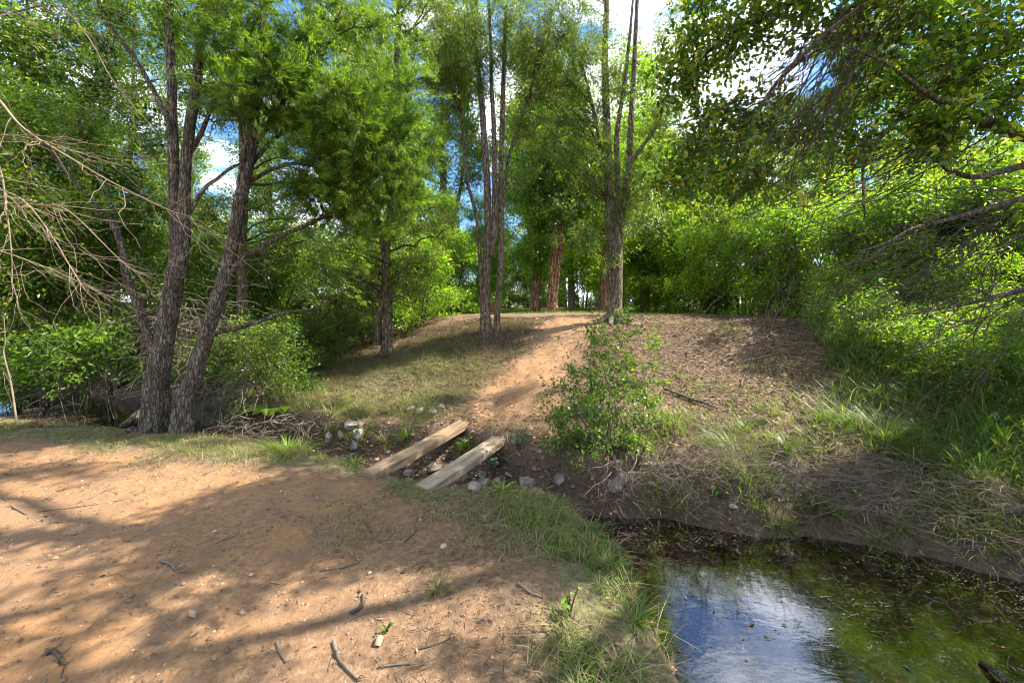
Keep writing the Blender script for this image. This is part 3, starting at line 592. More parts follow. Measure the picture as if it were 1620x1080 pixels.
tree('paperbark_tree', 'slender multi stemmed paperbark on the slope left of the dirt path', 'tree', b, st,
     PB([(740, 90, 11.4, 60, .9, 1.3), (800, 60, 11.5, 70, 1, 1.5), (700, 120, 11.4, 40, .8, .5), (770, -40, 11.5, 120, 1, 1.8), (850, 110, 11.6, 50, 1, .8), (820, 200, 12, 30, 1, .25), (715, 200, 11.5, 28, 1, .25), (830, 270, 11.8, 30, 1, .2)]),
     M_OLIVE, B_BROWN, LF_THIN, 110, 1300, 30, seed=12, roots=4, limb_r=.012, rough=.06, sides=16, up=.95, arch=.0, clump=.28, bare=500)
# right big paperbark
b = gbase(974, 537, 12.0)
st = [px_stem([(972, 550), (973, 535), (973, 480), (973, 430), (972, 385), (966, 345), (962, 282), (960, 220), (959, 176), (957, 88), (960, 0), (962, -100)], 12.0, [32, 26, 21, 23, 25, 17, 14, 13, 12, 11, 9, 5]),
      px_stem([(978, 420), (979, 385), (984, 340), (992, 303), (997, 211), (1003, 106), (1008, 0), (1012, -90)], 12.0, [14, 14, 12, 11, 9, 8, 6, 3]),
      px_stem([(974, 390), (976, 330), (977, 290), (976, 211), (987, 141), (995, 70), (1003, -20)], 11.95, [11, 10, 9, 8, 7, 5, 3]),
      px_stem([(986, 330), (992, 275), (1010, 240), (1038, 200), (1060, 130), (1075, 40)], 12.0, [9, 8, 7, 5, 4, 2]),
      px_stem([(962, 290), (952, 240), (940, 180), (925, 120), (905, 60)], 12.0, [7, 6, 5, 4, 2])]
tree('paperbark_tree', 'stout shaggy paperbark with fanning upright stems behind the leafy shrub', 'tree', b, st,
     PB([(920, 120, 12, 70, 1, 1.4), (880, 60, 12, 70, 1, 1.3), (1000, 330, 11.8, 40, 1, .5), (930, 260, 11.9, 50, 1, .9), (890, -60, 12, 90, .8, 1.0), (1050, 60, 12.2, 45, 1, .5), (1060, 180, 12, 45, 1, .5), (1020, 270, 12, 40, 1, .5), (870, 180, 12, 55, 1, 1), (930, 370, 12.3, 30, .8, .2)]),
     M_OLIVE, B_BROWN, LF_THIN, 120, 1700, 36, seed=13, roots=6, limb_r=.014, rough=.07, sides=20, up=.9, arch=0.02, clump=.3, bare=300)
# orange paperbarks on the flat
def paper(px, py, d, label, stems, blobs, seed, n=700):
    b = gbase(px, py, d)
    tree('orange_paperbark', label, 'tree', b, [px_stem(a, d, w_) for a, w_ in stems], PB(blobs), M_YELLOW if seed % 2 else M_OLIVE, B_PAPER, G(L=.11, W=.04, sp=.09, droop=.4, al=.5), 40, n, 30, seed=seed, sides=14, clump=.45, group='orange barked paperbarks on the flat')
paper(846, 493, 19, 'single orange paperbark trunk left of the forked pair', [([(845, 497), (846, 480), (849, 440), (851, 410), (850, 350), (846, 260), (840, 150)], [14, 11, 11, 10, 9, 7, 4])],
      [(850, 350, 18.8, 55, .9, 1), (830, 290, 19, 60, 1, 1), (860, 230, 19, 60, 1, 1), (845, 395, 18.5, 30, .6, .5)], 21)
paper(873, 494, 18, 'forked reddish paperbark with two leaning trunks at the path crest', [([(871, 498), (872, 482), (874, 440), (877, 400), (880, 350), (878, 280), (880, 150)], [20, 13, 11, 11, 10, 8, 4]), ([(876, 490), (879, 450), (884, 410), (888, 375), (890, 330), (905, 240)], [10, 9, 9, 9, 8, 4])],
      [(880, 300, 18, 60, .9, 1), (910, 260, 18.3, 60, 1, 1), (870, 210, 18, 70, 1, 1), (900, 360, 18.3, 30, .5, .3)], 22)
paper(955, 488, 20, 'orange trunk partly hidden behind the stout shaggy paperbark', [([(955, 492), (955, 460), (956, 420), (958, 380), (955, 300), (950, 200)], [16, 13, 12, 12, 9, 5])],
      [(945, 300, 20, 60, 1, 1), (970, 240, 20, 60, 1, 1), (930, 350, 20, 40, .7, .6)], 23)

# ------------------------------------------------------------------ overhanging tree on the right bank (trunk beyond the frame)
b = np.array([6.9, 4.3, hz(6.9, 4.3)])
st = [([b + [0, 0, -.2], b + [-.05, 0, 1.2], b + [-.2, -.2, 2.2], b + [-.3, -.5, 3.5], b + [-1.1, -.7, 5], b + [-2.2, -.6, 6.4], b + [-3.2, -.4, 7.3]], [.22, .19, .18, .16, .13, .08, .04]),
      ([b + [-.2, -.2, 2.0]] + PX([(1680, 235, 5.0), (1620, 214, 4.7), (1570, 198, 4.6), (1535, 180, 4.5), (1512, 172, 4.5), (1470, 150, 4.4), (1400, 100, 4.3), (1330, 70, 4.2)]), [.07, .055, .046, .043, .037, .03, .018, .01, .005]),
      ([b + [-.1, -.1, 1.5]] + PX([(1680, 250, 5.3), (1620, 262, 5.2), (1580, 272, 5.1), (1540, 280, 5.0), (1500, 268, 5.0), (1475, 250, 4.9), (1440, 262, 4.8)]), [.05, .04, .03, .027, .024, .018, .013, .006]),
      ([b + [-.1, -.1, 1.1]] + PX([(1690, 290, 5.3), (1620, 313, 5.2), (1560, 330, 5.1), (1500, 347, 5.0), (1445, 362, 5.0), (1400, 385, 5.0), (1350, 400, 5.0)]), [.04, .03, .025, .022, .019, .016, .011, .005]),
      ([b + [-.1, -.1, .9]] + PX([(1680, 445, 4.8), (1620, 458, 4.7), (1580, 468, 4.7), (1540, 478, 4.7), (1480, 490, 4.7), (1420, 500, 4.7)]), [.04, .028, .024, .019, .015, .01, .005]),
      ([b + [-.5, -.6, 4.2]] + PX([(1560, -60, 4.6), (1440, -20, 4.5), (1370, 10, 4.5), (1300, 60, 4.6), (1230, 130, 4.7), (1180, 210, 4.8), (1150, 270, 4.9)]), [.07, .045, .036, .028, .022, .017, .011, .005]),
      ([b + [-.6, -.7, 4.8]] + PX([(1500, -120, 5.0), (1330, -40, 5.0), (1240, 10, 5.0), (1150, 60, 5.1), (1090, 110, 5.2)]), [.08, .05, .04, .03, .02, .007]),
      ([b + [-.2, -.2, 2.5]] + PX([(1640, 60, 5.2), (1560, 90, 5.0), (1480, 140, 4.9), (1420, 190, 4.8), (1370, 250, 4.8), (1366, 300, 4.8), (1368, 345, 4.8)]), [.07, .04, .03, .024, .018, .012, .009, .006])]
rt = tree('overhanging_tree', 'overhanging broadleaf tree whose boughs reach in from the right edge above the pond', 'tree', b, st,
     PB([(1560, 60, 4.6, 75, .9, 1.6), (1500, 200, 4.5, 55, .6, .9), (1590, 150, 4.5, 60, .8, .9), (1440, 90, 4.8, 80, .9, 1.2), (1330, 40, 4.9, 80, .7, 1.0), (1200, 30, 5.2, 80, .7, 1.2), (1110, 60, 5.3, 70, .8, 1.1), (1080, 130, 5.4, 35, .9, .7),
         (1090, 240, 5.4, 40, .8, .9), (1130, 190, 5.3, 45, .8, .7), (1060, 290, 5.5, 28, .7, .35), (1170, 290, 5.3, 40, .8, .5), (1250, 190, 5.2, 60, .8, .6), (1330, 210, 5.2, 50, .8, .5), (1230, -90, 5.2, 90, .8, 1.8), (1350, -80, 5, 120, .8, 2.2), (1280, -180, 5, 110, .8, 1.6), (1450, -160, 5, 110, .8, 1.4), (1560, -60, 5, 120, .6, 1.2), (1400, 200, 5.0, 60, .6, .5)]),
     M_BROAD, B_BROWN, LF_OVAL, 150, 1400, 17, seed=31, limb_r=.012, sides=16, clump=.2, bare=0, up=-0.2, arch=.05)
# unseen high limbs added to the same tree; their shade dapples the track
hr = np.random.default_rng(8)
hb = [((x_ + hr.uniform(-.3, .3), y_ + 1.3 + hr.uniform(-.25, .25), 7.1 + hr.uniform(-.4, .5)), (hr.uniform(.22, .45), hr.uniform(.15, .3), .15), 1)
      for x_, y_ in [(3.0, 5.0), (2.8, 4.2), (2.1, 4.7), (3.9, 5.3), (4.4, 4.4), (3.5, 4.1), (5.4, 4.0), (4.9, 5.0), (6.4, 5.2), (7.0, 4.2), (5.6, 5.2), (7.6, 5.2), (2.6, 3.5), (4.6, 3.4), (6.2, 3.4), (5.0, 2.4), (6.6, 2.2), (7.6, 3.0)]]
bb = np.array([6.9, 4.3, hz(6.9, 4.3)])
tree('x', None, None, bb, [([bb + [-1.1, -.7, 5], bb + [-2.0, -.8, 6.2], bb + [-3.6, 0, 7], bb + [-5.2, .8, 7.2], bb + [-6.8, 1.6, 7.4]], [.08, .06, .045, .03, .012]), ([bb + [-2.0, -.8, 6.0], bb + [-3.2, -1.4, 6.6], bb + [-4.6, -1.2, 7.0], bb + [-5.8, -.8, 7.2]], [.05, .04, .03, .01])],
     hb, M_BROAD, B_BROWN, G(L=.085, W=.04, sp=.08, droop=.2, al=.5), 70, 500, 22, seed=37, limb_r=.015, sides=10, clump=.10, root=rt)
hr = np.random.default_rng(18)  # lower unseen limbs, added to shade the near track and right bank
lb = [((6.4 + .5 * q_, 2.6 + .35 * q_, 3.6 + .55 * (q_ % 3)), (.6, .4, .35), 3) for q_ in range(6)] + [((x_ + hr.uniform(-.25, .25), y_ + hr.uniform(-.15, .15), 4.45 + hr.uniform(-.25, .4)), (hr.uniform(.16, .34), hr.uniform(.12, .26), .12), 1)
      for x_ in np.arange(.2, 5.4, .62) for y_ in (1.6, 2.15, 2.7, 3.2) if hr.random() < .8]
tree('x', None, None, bb, [([bb + [-.2, -.3, 3.2], bb + [-1.2, -.9, 4.3], bb + [-2.6, -1.5, 4.6], bb + [-4.2, -1.9, 4.6], bb + [-6.2, -2.2, 4.6]], [.08, .06, .045, .03, .012]), ([bb + [-1.0, -.8, 4.1], bb + [-2.0, -2.0, 4.6], bb + [-3.8, -2.6, 4.7], bb + [-5.6, -2.7, 4.7]], [.05, .04, .03, .01])],
     lb, M_BROAD, B_BROWN, G(L=.075, W=.036, sp=.05, droop=.2, al=.5), 70, 560, 20, seed=38, limb_r=.012, sides=10, clump=.10, root=rt)
# hanging bare twig curtain below its boughs (part of the same tree)
r = np.random.default_rng(77)
def twig_curtain(parent, base, segs, n, spread, seed, matl, rad=.0035, name='bare_twigs', sub=3):
    """long thin twigs fanning along given guide lines"""
    r = np.random.default_rng(seed); g = Geo()
    for (p0, p1, wt) in segs:
        k = int(n * wt); A = np.array(p0) + r.normal(size=(k, 3)) * spread * [.8, .5, .5]; B = np.array(p1) + r.normal(size=(k, 3)) * spread * [1.5, .8, 1.3]
        A = A + (B - A) * r.uniform(0, .45, (k, 1))
        P = bez(r, A, B, 9, -.04, .05); g.add(*tubes(P, rad * np.linspace(1.3, .35, 9)[None] * (.5 + r.random((k, 1))), 4))
        for _ in range(sub):
            j = r.integers(2, 8, k); A2 = P[np.arange(k), j]; dr = nrm(B - A); B2 = A2 + (dr + r.normal(size=(k, 3)) * .6) * r.uniform(.12, .5, (k, 1))
            g.add(*tubes(bez(r, A2, B2, 6, -.05, .07), rad * .55 * np.linspace(1, .4, 6)[None] * np.ones((k, 1)), 3))
    return g.build(name, matl, parent, True, base)
twig_curtain(rt, b, [(at(1440, -10, 4.6), at(1150, 250, 4.9), 1), (at(1380, 10, 4.7), at(1190, 330, 5), .7), (at(1330, 20, 4.8), at(1230, 210, 4.8), .8), (at(1560, 200, 4.7), at(1290, 340, 4.8), .5), (at(1620, 300, 4.9), at(1330, 420, 4.9), .6),
                     (at(1640, 330, 4.8), at(1400, 480, 4.7), .7), (at(1660, 430, 4.6), at(1440, 560, 4.6), .6), (at(1580, 130, 4.7), at(1380, 300, 4.8), .5), (at(1300, 330, 5), at(1180, 560, 5.2), .25)], 46, .22, 5, B_TWIG, .0032)
# crown of the same bank's tree overhead and to the right, out of the frame, whose shade dapples the track
def shade_tree(x, y, h, label, blobs, seed, nt_=700, nlf=26, leafm=None):
    z = hz(x, y); b = np.array([x, y, z]); r = np.random.default_rng(seed)
    st = [([b + [0, 0, -.2], b + [.1, 0, h * .35], b + [.0, .1, h * .7], b + [.05, .1, h]], [.2, .16, .11, .04])]
    tree('bank_tree', label, 'tree', b, st, blobs, leafm or M_BROAD, B_BROWN, G(L=.09, W=.04, sp=.09, droop=.2, al=.5), 50, nt_, nlf, seed=seed, sides=12, clump=.42, group='bank trees beside the crossing')
shade_tree(8.2, 2.2, 8.0, 'tall bank tree rooted beyond the right edge of the pond', [((7.6, 3.0, 6.4), (1.4, .9, .7), 1), ((8.6, 1.8, 6.8), (1.6, 1.0, .8), 1), ((6.6, 1.4, 7.4), (1.2, .8, .6), .7)], 41, 330, 20)
shade_tree(7.4, -0.9, 8.5, 'tall bank tree rooted behind the viewpoint on the right', [((6.8, 0.2, 7), (1.5, .8, .8), 1), ((5.0, .8, 7.3), (1.2, .6, .6), .8), ((3.6, 0.6, 7.6), (1.0, .6, .5), .6)], 42, 300, 20)

# ------------------------------------------------------------------ leafy shrub between path and pond
def shrub(name, label, base, blobs, seed, leafm, leaf, n_stem=9, n_twig=260, n_leaf=26, stem_r=.010, tops=None, twigm=None, group=None, cat='shrub'):
    r = np.random.default_rng(seed); base = np.array(base, float); st = []
    for i in range(n_stem):
        T = blobpts(r, blobs, 1, 3)[0]; s0 = base + np.r_[r.normal(size=2) * .09 * max(1, stem_r * 60), -.05]
        m = s0 + (T - s0) * .5 + np.r_[r.normal(size=2) * .04, .06]
        st.append(([s0, s0 + (m - s0) * .5 + np.r_[r.normal(size=2) * .02, .0], m, T], [stem_r * (.7 + .6 * r.random()), stem_r * .8, stem_r * .6, stem_r * .25]))
    return tree(name, label, cat, base, st, blobs, leafm, twigm or B_BROWN, leaf, n_stem * 4, n_twig, n_leaf, seed=seed, flare=0, sides=7, limb_r=.005, twig_r=.0022, clump=.13, up=.3, crown='foliage', group=group)
bs = onG(955, 712)
shrub('leafy_shrub', 'glossy green leafy shrub growing between the dirt path and the pond bank', bs,
      PB([(960, 620, 5.7, 70, .9, 1.5), (895, 640, 5.6, 45, .8, 1), (950, 545, 5.8, 40, .9, .9), (1010, 600, 5.8, 45, .9, .9), (890, 690, 5.5, 35, .5, .8), (960, 690, 5.5, 60, .5, 1.3), (1000, 560, 5.8, 30, 1.2, .5), (925, 520, 5.8, 20, .9, .35), (985, 500, 5.9, 25, .6, .35), (1045, 545, 5.7, 25, .5, .22), (1020, 660, 5.6, 30, .7, .5), (955, 590, 5.7, 50, 1, .8), (905, 590, 5.6, 20, .8, .3)]),
      51, M_SHRUB, G(L=.042, W=.021, sp=.022, droop=.12, al=.7), 17, 480, 12, .008)

# ------------------------------------------------------------------ background trees and thickets: prototypes copied with their parts
PROTO = {}
def proto(kind, h, stems, blobs, leafm, barkm, leaf, nl, nt_, nlf, seed, clump=.5, low=False):
    st = [([np.array(p, float) for p in pts], rad) for pts, rad in stems]
    e = tree(kind, None, None, (0, 0, 0), st, blobs, leafm, barkm, leaf, nl, nt_, nlf, seed=seed, sides=9, clump=clump, limb_r=.03 if not low else .012, twig_r=.008 if not low else .005, flare=.3 if not low else 0, crown='crown' if not low else 'foliage')
    PROTO[kind] = e; e['used'] = 0; return e
BL = G(L=.16, W=.062, sp=.14, droop=.3, al=.4)
proto('gum_tree', 15, [([(0, 0, -.3), (.1, 0, 4), (-.1, .2, 9), (.2, .1, 14)], [.22, .17, .11, .03]), ([(.05, 0, 2.5), (.8, .3, 6), (1.2, .2, 10)], [.1, .08, .03])],
      rblobs(1, 20, 2.6, 2.6, 4, 14.4, .7, 1.4, .3), M_OLIVE, B_BROWN, BL, 60, 1500, 18, 61)
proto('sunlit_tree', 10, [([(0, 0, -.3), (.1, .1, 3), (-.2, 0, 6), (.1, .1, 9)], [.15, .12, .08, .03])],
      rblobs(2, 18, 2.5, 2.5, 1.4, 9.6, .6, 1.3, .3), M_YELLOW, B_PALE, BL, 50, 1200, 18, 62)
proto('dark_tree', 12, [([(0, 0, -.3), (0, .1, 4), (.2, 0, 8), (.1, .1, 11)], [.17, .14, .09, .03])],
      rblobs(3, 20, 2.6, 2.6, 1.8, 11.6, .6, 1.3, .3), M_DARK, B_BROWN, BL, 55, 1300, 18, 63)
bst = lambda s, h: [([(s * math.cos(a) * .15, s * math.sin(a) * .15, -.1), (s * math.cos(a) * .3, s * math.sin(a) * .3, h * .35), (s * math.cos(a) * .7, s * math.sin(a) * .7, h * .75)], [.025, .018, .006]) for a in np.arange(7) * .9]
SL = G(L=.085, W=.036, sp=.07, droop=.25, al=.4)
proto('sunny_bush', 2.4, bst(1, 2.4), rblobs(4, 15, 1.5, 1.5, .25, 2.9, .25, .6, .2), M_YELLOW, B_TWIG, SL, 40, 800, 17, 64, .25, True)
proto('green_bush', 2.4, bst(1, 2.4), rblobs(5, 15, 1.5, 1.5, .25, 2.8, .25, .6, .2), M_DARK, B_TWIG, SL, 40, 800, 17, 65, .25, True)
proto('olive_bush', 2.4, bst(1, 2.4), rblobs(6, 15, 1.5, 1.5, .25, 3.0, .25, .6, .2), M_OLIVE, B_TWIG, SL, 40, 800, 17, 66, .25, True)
def place(kind, x, y, s, label, cat, group, rz=None, sz=1.0):
    src = PROTO[kind]; r = random.Random(int(abs(x * 131 + y * 977)) + 1)
    if not src['used']: e = src; src['used'] = 1
    else:
        e = src.copy(); COL.objects.link(e)
        for ch in [c for c in bpy.data.objects if c.parent == src]:
            c = ch.copy(); COL.objects.link(c); c.parent = e
    e.location = (x, y, hz(x, y) - .05); e.rotation_euler = (0, 0, r.uniform(0, 6.28) if rz is None else rz); e.scale = (s, s, s * sz)
    return tag(e, label, cat, group)
BG = [  # kind, photo column, distance, scale, label
 ('gum_tree', 560, 19, .75, 'olive gum tree behind the lawn bank'), ('gum_tree', 700, 27, 1.0, 'tall airy gum in the sky gap left of the slender paperbark'), ('sunlit_tree', 705, 21, .42, 'low bright tree directly behind the multi stemmed paperbark'),
 ('dark_tree', 430, 24, .75, 'dark green tree behind the trunk right of the leaning tree'), ('dark_tree', 300, 20, .55, 'gum tree seen between the twin stems of the creekside tree'),
 ('dark_tree', 150, 19, .55, 'dark tree behind the slim pale mottled trunk'), ('dark_tree', 40, 17, .6, 'gum tree behind the leafy deep green tree at far left'), ('dark_tree', -80, 15, .7, 'dark tree at the far left edge beyond the creek'),
 ('sunlit_tree', 760, 24, .5, 'yellow green tree glowing behind the brown box'), ('gum_tree', 850, 27, .95, 'tall olive gum above the single orange paperbark'), ('sunlit_tree', 905, 24, 1.0, 'sunlit tree right behind the forked reddish paperbark'),
 ('gum_tree', 890, 34, 1.1, 'distant gum above the crest of the dirt path'), ('sunlit_tree', 1020, 22, 1.05, 'sunlit tree just right of the stout shaggy paperbark'), ('gum_tree', 1010, 34, .75, 'gum rising behind the fanning upright stems'),
 ('sunlit_tree', 1110, 27, .8, 'bright tree at the left end of the right hand thicket'), ('sunlit_tree', 1200, 27, .75, 'bright tree behind the bare hanging twigs'), ('gum_tree', 1250, 30, .8, 'tall gum behind the bright trees right of the path'),
 ('sunlit_tree', 1310, 25, .75, 'bright tree above the crest end of the litter slope'), ('sunlit_tree', 1420, 23, .7, 'bright tree behind the long low bough on the right'), ('sunlit_tree', 1530, 21, .65, 'bright tree behind the thick mottled bough'), ('gum_tree', 1440, 32, .7, 'gum tree deep behind the right hand thicket'),
 ('sunlit_tree', 1640, 19, .6, 'bright tree at the right edge above the long grass'), ('gum_tree', 1600, 30, .65, 'gum tree at the far right edge, deep in the thicket'), ('dark_tree', 560, 27, .9, 'far dark tree behind the twin dark trunked tree'),
 ('sunlit_tree', 620, 22, .9, 'sunlit tree showing under the drooping olive foliage'), ('dark_tree', 790, 36, .65, 'far dark tree between the paperbark stems'), ('gum_tree', 1350, 22, .85, 'tall thin gum behind the bare hanging twigs'), ('gum_tree', 1490, 18, .75, 'tall thin gum behind the thick mottled bough'), ('gum_tree', 1120, 36, .75, 'distant gum left of the hanging twigs'), ('gum_tree', 240, 30, .6, 'far gum glimpsed through the leaves left of the twin stems'),
 ('dark_tree', 860, 44, 1.1, 'farthest dark tree straight over the crest'), ('dark_tree', 960, 46, 1.1, 'farthest dark tree behind the shaggy paperbark'), ('dark_tree', 1060, 42, 1.1, 'farthest dark tree right of the shaggy paperbark'), ('dark_tree', 700, 44, .7, 'farthest dark tree left of the brown box'), ('dark_tree', 1180, 40, 1.1, 'farthest dark tree behind the right hand thicket')]
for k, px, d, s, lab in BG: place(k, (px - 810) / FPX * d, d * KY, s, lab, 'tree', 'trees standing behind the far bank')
BU = [
 ('sunny_bush', 660, 13.8, .85, 'sunny bush left of the slender paperbark foot'), ('sunny_bush', 715, 16.5, .9, 'sunny bush just left of the brown box'), ('olive_bush', 560, 13.8, .9, 'olive bush left of the twin dark trunks'), ('sunny_bush', 520, 14.8, 1.0, 'sunny bush over the top of the lawn bank'),
 ('olive_bush', 470, 12.9, .8, 'olive bush at the left end of the lawn bank'), ('green_bush', 420, 11.8, .9, 'green bush behind the low sideways branch'), ('green_bush', 350, 11.2, .95, 'green bush behind the leaning tree'), ('olive_bush', 640, 17.5, 1.1, 'olive bush behind the twin dark trunks'),
 ('green_bush', 290, 12.4, 1.1, 'green bush between the two left foreground trunks'), ('green_bush', 205, 12.9, 1.1, 'green bush behind the left creek water'), ('olive_bush', 130, 13.2, 1.1, 'olive bush over the middle of the left water'), ('green_bush', 50, 13.0, 1.2, 'green bush over the left end of the water'), ('green_bush', -40, 12.5, 1.2, 'green bush beyond the left edge of the water'),
 ('olive_bush', 385, 14.5, 1.2, 'tall olive bush behind the shaded straight trunk'), ('sunny_bush', 440, 17, 1.2, 'sunny bush under the pale sky window'),
 ('green_bush', 790, 30, 1.2, 'round green bush across the flat, under the box side'), ('green_bush', 745, 27, 1.2, 'round green bush across the flat, left of the box'), ('green_bush', 840, 32, 1.2, 'round green bush behind the single orange trunk'), ('green_bush', 920, 29, 1.3, 'green bush right of the forked trunks'), ('sunny_bush', 985, 26, 1.2, 'sunny bush behind the shaggy trunk foot'),
 ('olive_bush', 700, 34, 1.5, 'hazy green bush on the far side of the flat, left of the slender paperbark'), ('olive_bush', 870, 40, 1.8, 'big round bush on the far side of the flat between the orange trunks'), ('olive_bush', 950, 40, 1.8, 'big round bush on the far side of the flat by the shaggy trunk'), ('olive_bush', 800, 42, 1.9, 'big round bush on the far side of the flat right of the box'), ('olive_bush', 640, 40, 1.9, 'big round bush far behind the twin dark trunks'), ('olive_bush', 1030, 40, 1.9, 'big round bush far behind the sunny bushes'),
 ('sunny_bush', 1030, 22, 1.2, 'sunny bush right of the shaggy trunk'), ('sunny_bush', 1080, 20, 1.2, 'second sunny bush right of the shaggy trunk'), ('sunny_bush', 1130, 18, 1.15, 'sunny bush behind the flat crest grass'), ('olive_bush', 1180, 16.5, 1.1, 'olive bush behind the right of the crest'), ('sunny_bush', 1225, 15, 1.05, 'sunny bush at the end of the crest grass'),
 ('sunny_bush', 1275, 13.5, 1.0, 'sunny bush at the top right of the litter slope'), ('sunny_bush', 1330, 12, .9, 'sunny bush right of the litter slope top'), ('green_bush', 1375, 10.8, .85, 'green bush beside the litter slope middle'), ('sunny_bush', 1430, 10.2, .95, 'sunny bush above the long grass'),
 ('green_bush', 1490, 9.2, .85, 'green bush above the long grass'), ('sunny_bush', 1560, 9.2, 1.0, 'sunny bush near the right edge above the grass'), ('green_bush', 1640, 8.4, 1.0, 'green bush at the right edge above the grass'), ('sunny_bush', 1700, 9.5, 1.1, 'sunny bush just beyond the right edge')]
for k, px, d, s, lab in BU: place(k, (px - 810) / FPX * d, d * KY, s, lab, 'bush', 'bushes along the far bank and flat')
for k, x_, y_, s_, lab in [('gum_tree', -3.5, -7, .9, 'unseen gum tree added on the near bank behind the viewpoint'), ('dark_tree', 2.5, -8, 1.0, 'unseen dark tree added on the near bank behind the viewpoint'), ('gum_tree', -9.5, -3, .9, 'unseen gum tree added beyond the left end of the track'), ('dark_tree', -11, 2.2, .8, 'unseen dark tree added beside the track beyond the left edge'), ('gum_tree', 7.5, -6, .9, 'unseen gum tree added on the right bank behind the viewpoint')]:  # unseen trees, added to keep open sky light off the foreground
    place(k, x_, y_, s_, lab, 'tree', 'unseen trees added around the clearing to shade it')
for k, e in PROTO.items(): del e['used']

# ------------------------------------------------------------------ brown box behind the slender paperbark
p = at(775, 494, 15.2); z0 = hz(p[0], p[1])
e = empty('storage_box', (p[0], p[1], z0), 'small brown boarded box behind the slender multi stemmed paperbark', 'box')
def boxpart(name, cx, cy, cz, sx, sy, sz, mt, parent, bev=.006):
    bm = bmesh.new(); bmesh.ops.create_cube(bm, size=1)
    for v in bm.verts: v.co = Vector((v.co.x * sx + cx, v.co.y * sy + cy, v.co.z * sz + cz))
    bmesh.ops.bevel(bm, geom=bm.edges[:], offset=bev, segments=2, affect='EDGES')
    me = bpy.data.meshes.new(name); bm.to_mesh(me); bm.free(); me.materials.append(mt); o = bpy.data.objects.new(name, me); COL.objects.link(o); o.parent = parent; return o
bm = bmesh.new()
for i in range(6):
    bmesh.ops.create_cube(bm, size=1, matrix=Matrix.Translation((-.205 + i * .082, -.15, .15)) @ Matrix.Diagonal((.078, .02, .24, 1)))
bmesh.ops.create_cube(bm, size=1, matrix=Matrix.Translation((0, .01, .15)) @ Matrix.Diagonal((.48, .29, .235, 1)))
me = bpy.data.meshes.new('boards'); bm.to_mesh(me); bm.free(); me.materials.append(M_BOX); o = bpy.data.objects.new('boards', me); COL.objects.link(o); o.parent = e
boxpart('lid', 0, 0, .285, .53, .36, .03, M_BOX, e)
for sx in (-.19, .19): boxpart('foot', sx, 0, .005, .06, .26, .05, M_BOX, e)

# ------------------------------------------------------------------ dead branches, logs and sticks
def stick(name, label, cat, pts, rad, mt, seed=0, twigs=0, tl=.3, group=None, sides=8):
    r = np.random.default_rng(seed + 500); pts = [np.array(p, float) for p in pts]; g = Geo()
    V_, Q_, pp, rr = bark_tube(pts, rad, sides, .06, 0, r, 6); g.add(V_, Q_)
    o = np.array(pts[0]); b = g.build(name, mt, None, True, o)
    if twigs:
        g = Geo(); k = r.integers(len(pp) // 5, len(pp), twigs); A = pp[k]; dr = nrm(pts[-1] - pts[0])
        B = A + (dr * .8 + r.normal(size=(twigs, 3)) * .55) * tl * r.uniform(.4, 1.3, (twigs, 1)); P = bez(r, A, B, 8, -.08, .045)
        g.add(*tubes(P, (np.minimum(rr[k] * .6, .0035))[:, None] * np.linspace(1, .35, 8)[None], 4))
        k2 = r.integers(0, twigs, twigs); A = P[k2, r.integers(2, 7, twigs)]; B = A + (dr * .6 + r.normal(size=(twigs, 3)) * .6) * tl * .5 * r.uniform(.4, 1.3, (twigs, 1))
        g.add(*tubes(bez(r, A, B, 6, -.08, .05), .0013 * np.linspace(1, .4, 6)[None] * np.ones((twigs, 1)), 3)); g.build('twigs', mt, b, True, o)
    return tag(b, label, cat, group)
DB = [([(-60, 90, 4.6), (0, 160, 4.6), (40, 205, 4.6), (120, 255, 4.6), (180, 290, 4.7), (262, 330, 4.8), (300, 342, 4.8)], 5, 'long pale dead branch crossing highest from the left edge'),
      ([(-60, 280, 4.4), (0, 300, 4.4), (40, 320, 4.4), (80, 370, 4.4), (110, 420, 4.4), (135, 460, 4.4)], 4, 'pale dead branch bending down from the left edge'),
      ([(-60, 330, 4.7), (0, 322, 4.7), (60, 325, 4.7), (110, 335, 4.7), (200, 420, 5.0), (245, 440, 5.2)], 4, 'straight pale dead branch at middle of the left edge'),
      ([(-60, 240, 4.2), (0, 215, 4.2), (60, 222, 4.2), (120, 240, 4.2), (190, 262, 4.3)], 3, 'thin dead branch sweeping level above the long pale one'),
      ([(-60, 200, 4.2), (-5, 255, 4.2), (10, 330, 4.2), (18, 400, 4.2), (20, 470, 4.2)], 3.5, 'thin dead branch hanging straight down the left edge'),
      ([(-60, 40, 5.0), (20, 20, 5.0), (90, 10, 5), (140, 60, 5.0), (180, 130, 5.1), (240, 200, 5.3)], 3.5, 'arching dead branch under the top left corner'),
      ([(-60, 380, 5.2), (10, 400, 5.2), (90, 430, 5.4), (150, 460, 5.6), (190, 490, 5.8)], 3.5, 'lowest pale dead branch from the left edge')]
for i, (pts, w_, lab) in enumerate(DB):
    stick('dead_branch', lab, 'branch', PX(pts), [w_ / FPX * 4.6 / 3 * f for f in np.linspace(1.2, .35, len(pts))], B_DEAD, i, 20, .5, 'dead branches reaching in from the left')
stick('upright_stick', 'thin upright orange stick at the left water edge', 'stick', [onG(28, 672, -.05), at(18, 610, 7.2), at(6, 560, 7.2), at(8, 540, 7.2), at(6, 500, 7.2)], [.010, .009, .007, .006, .004], B_DEAD, 9, 3, .2)
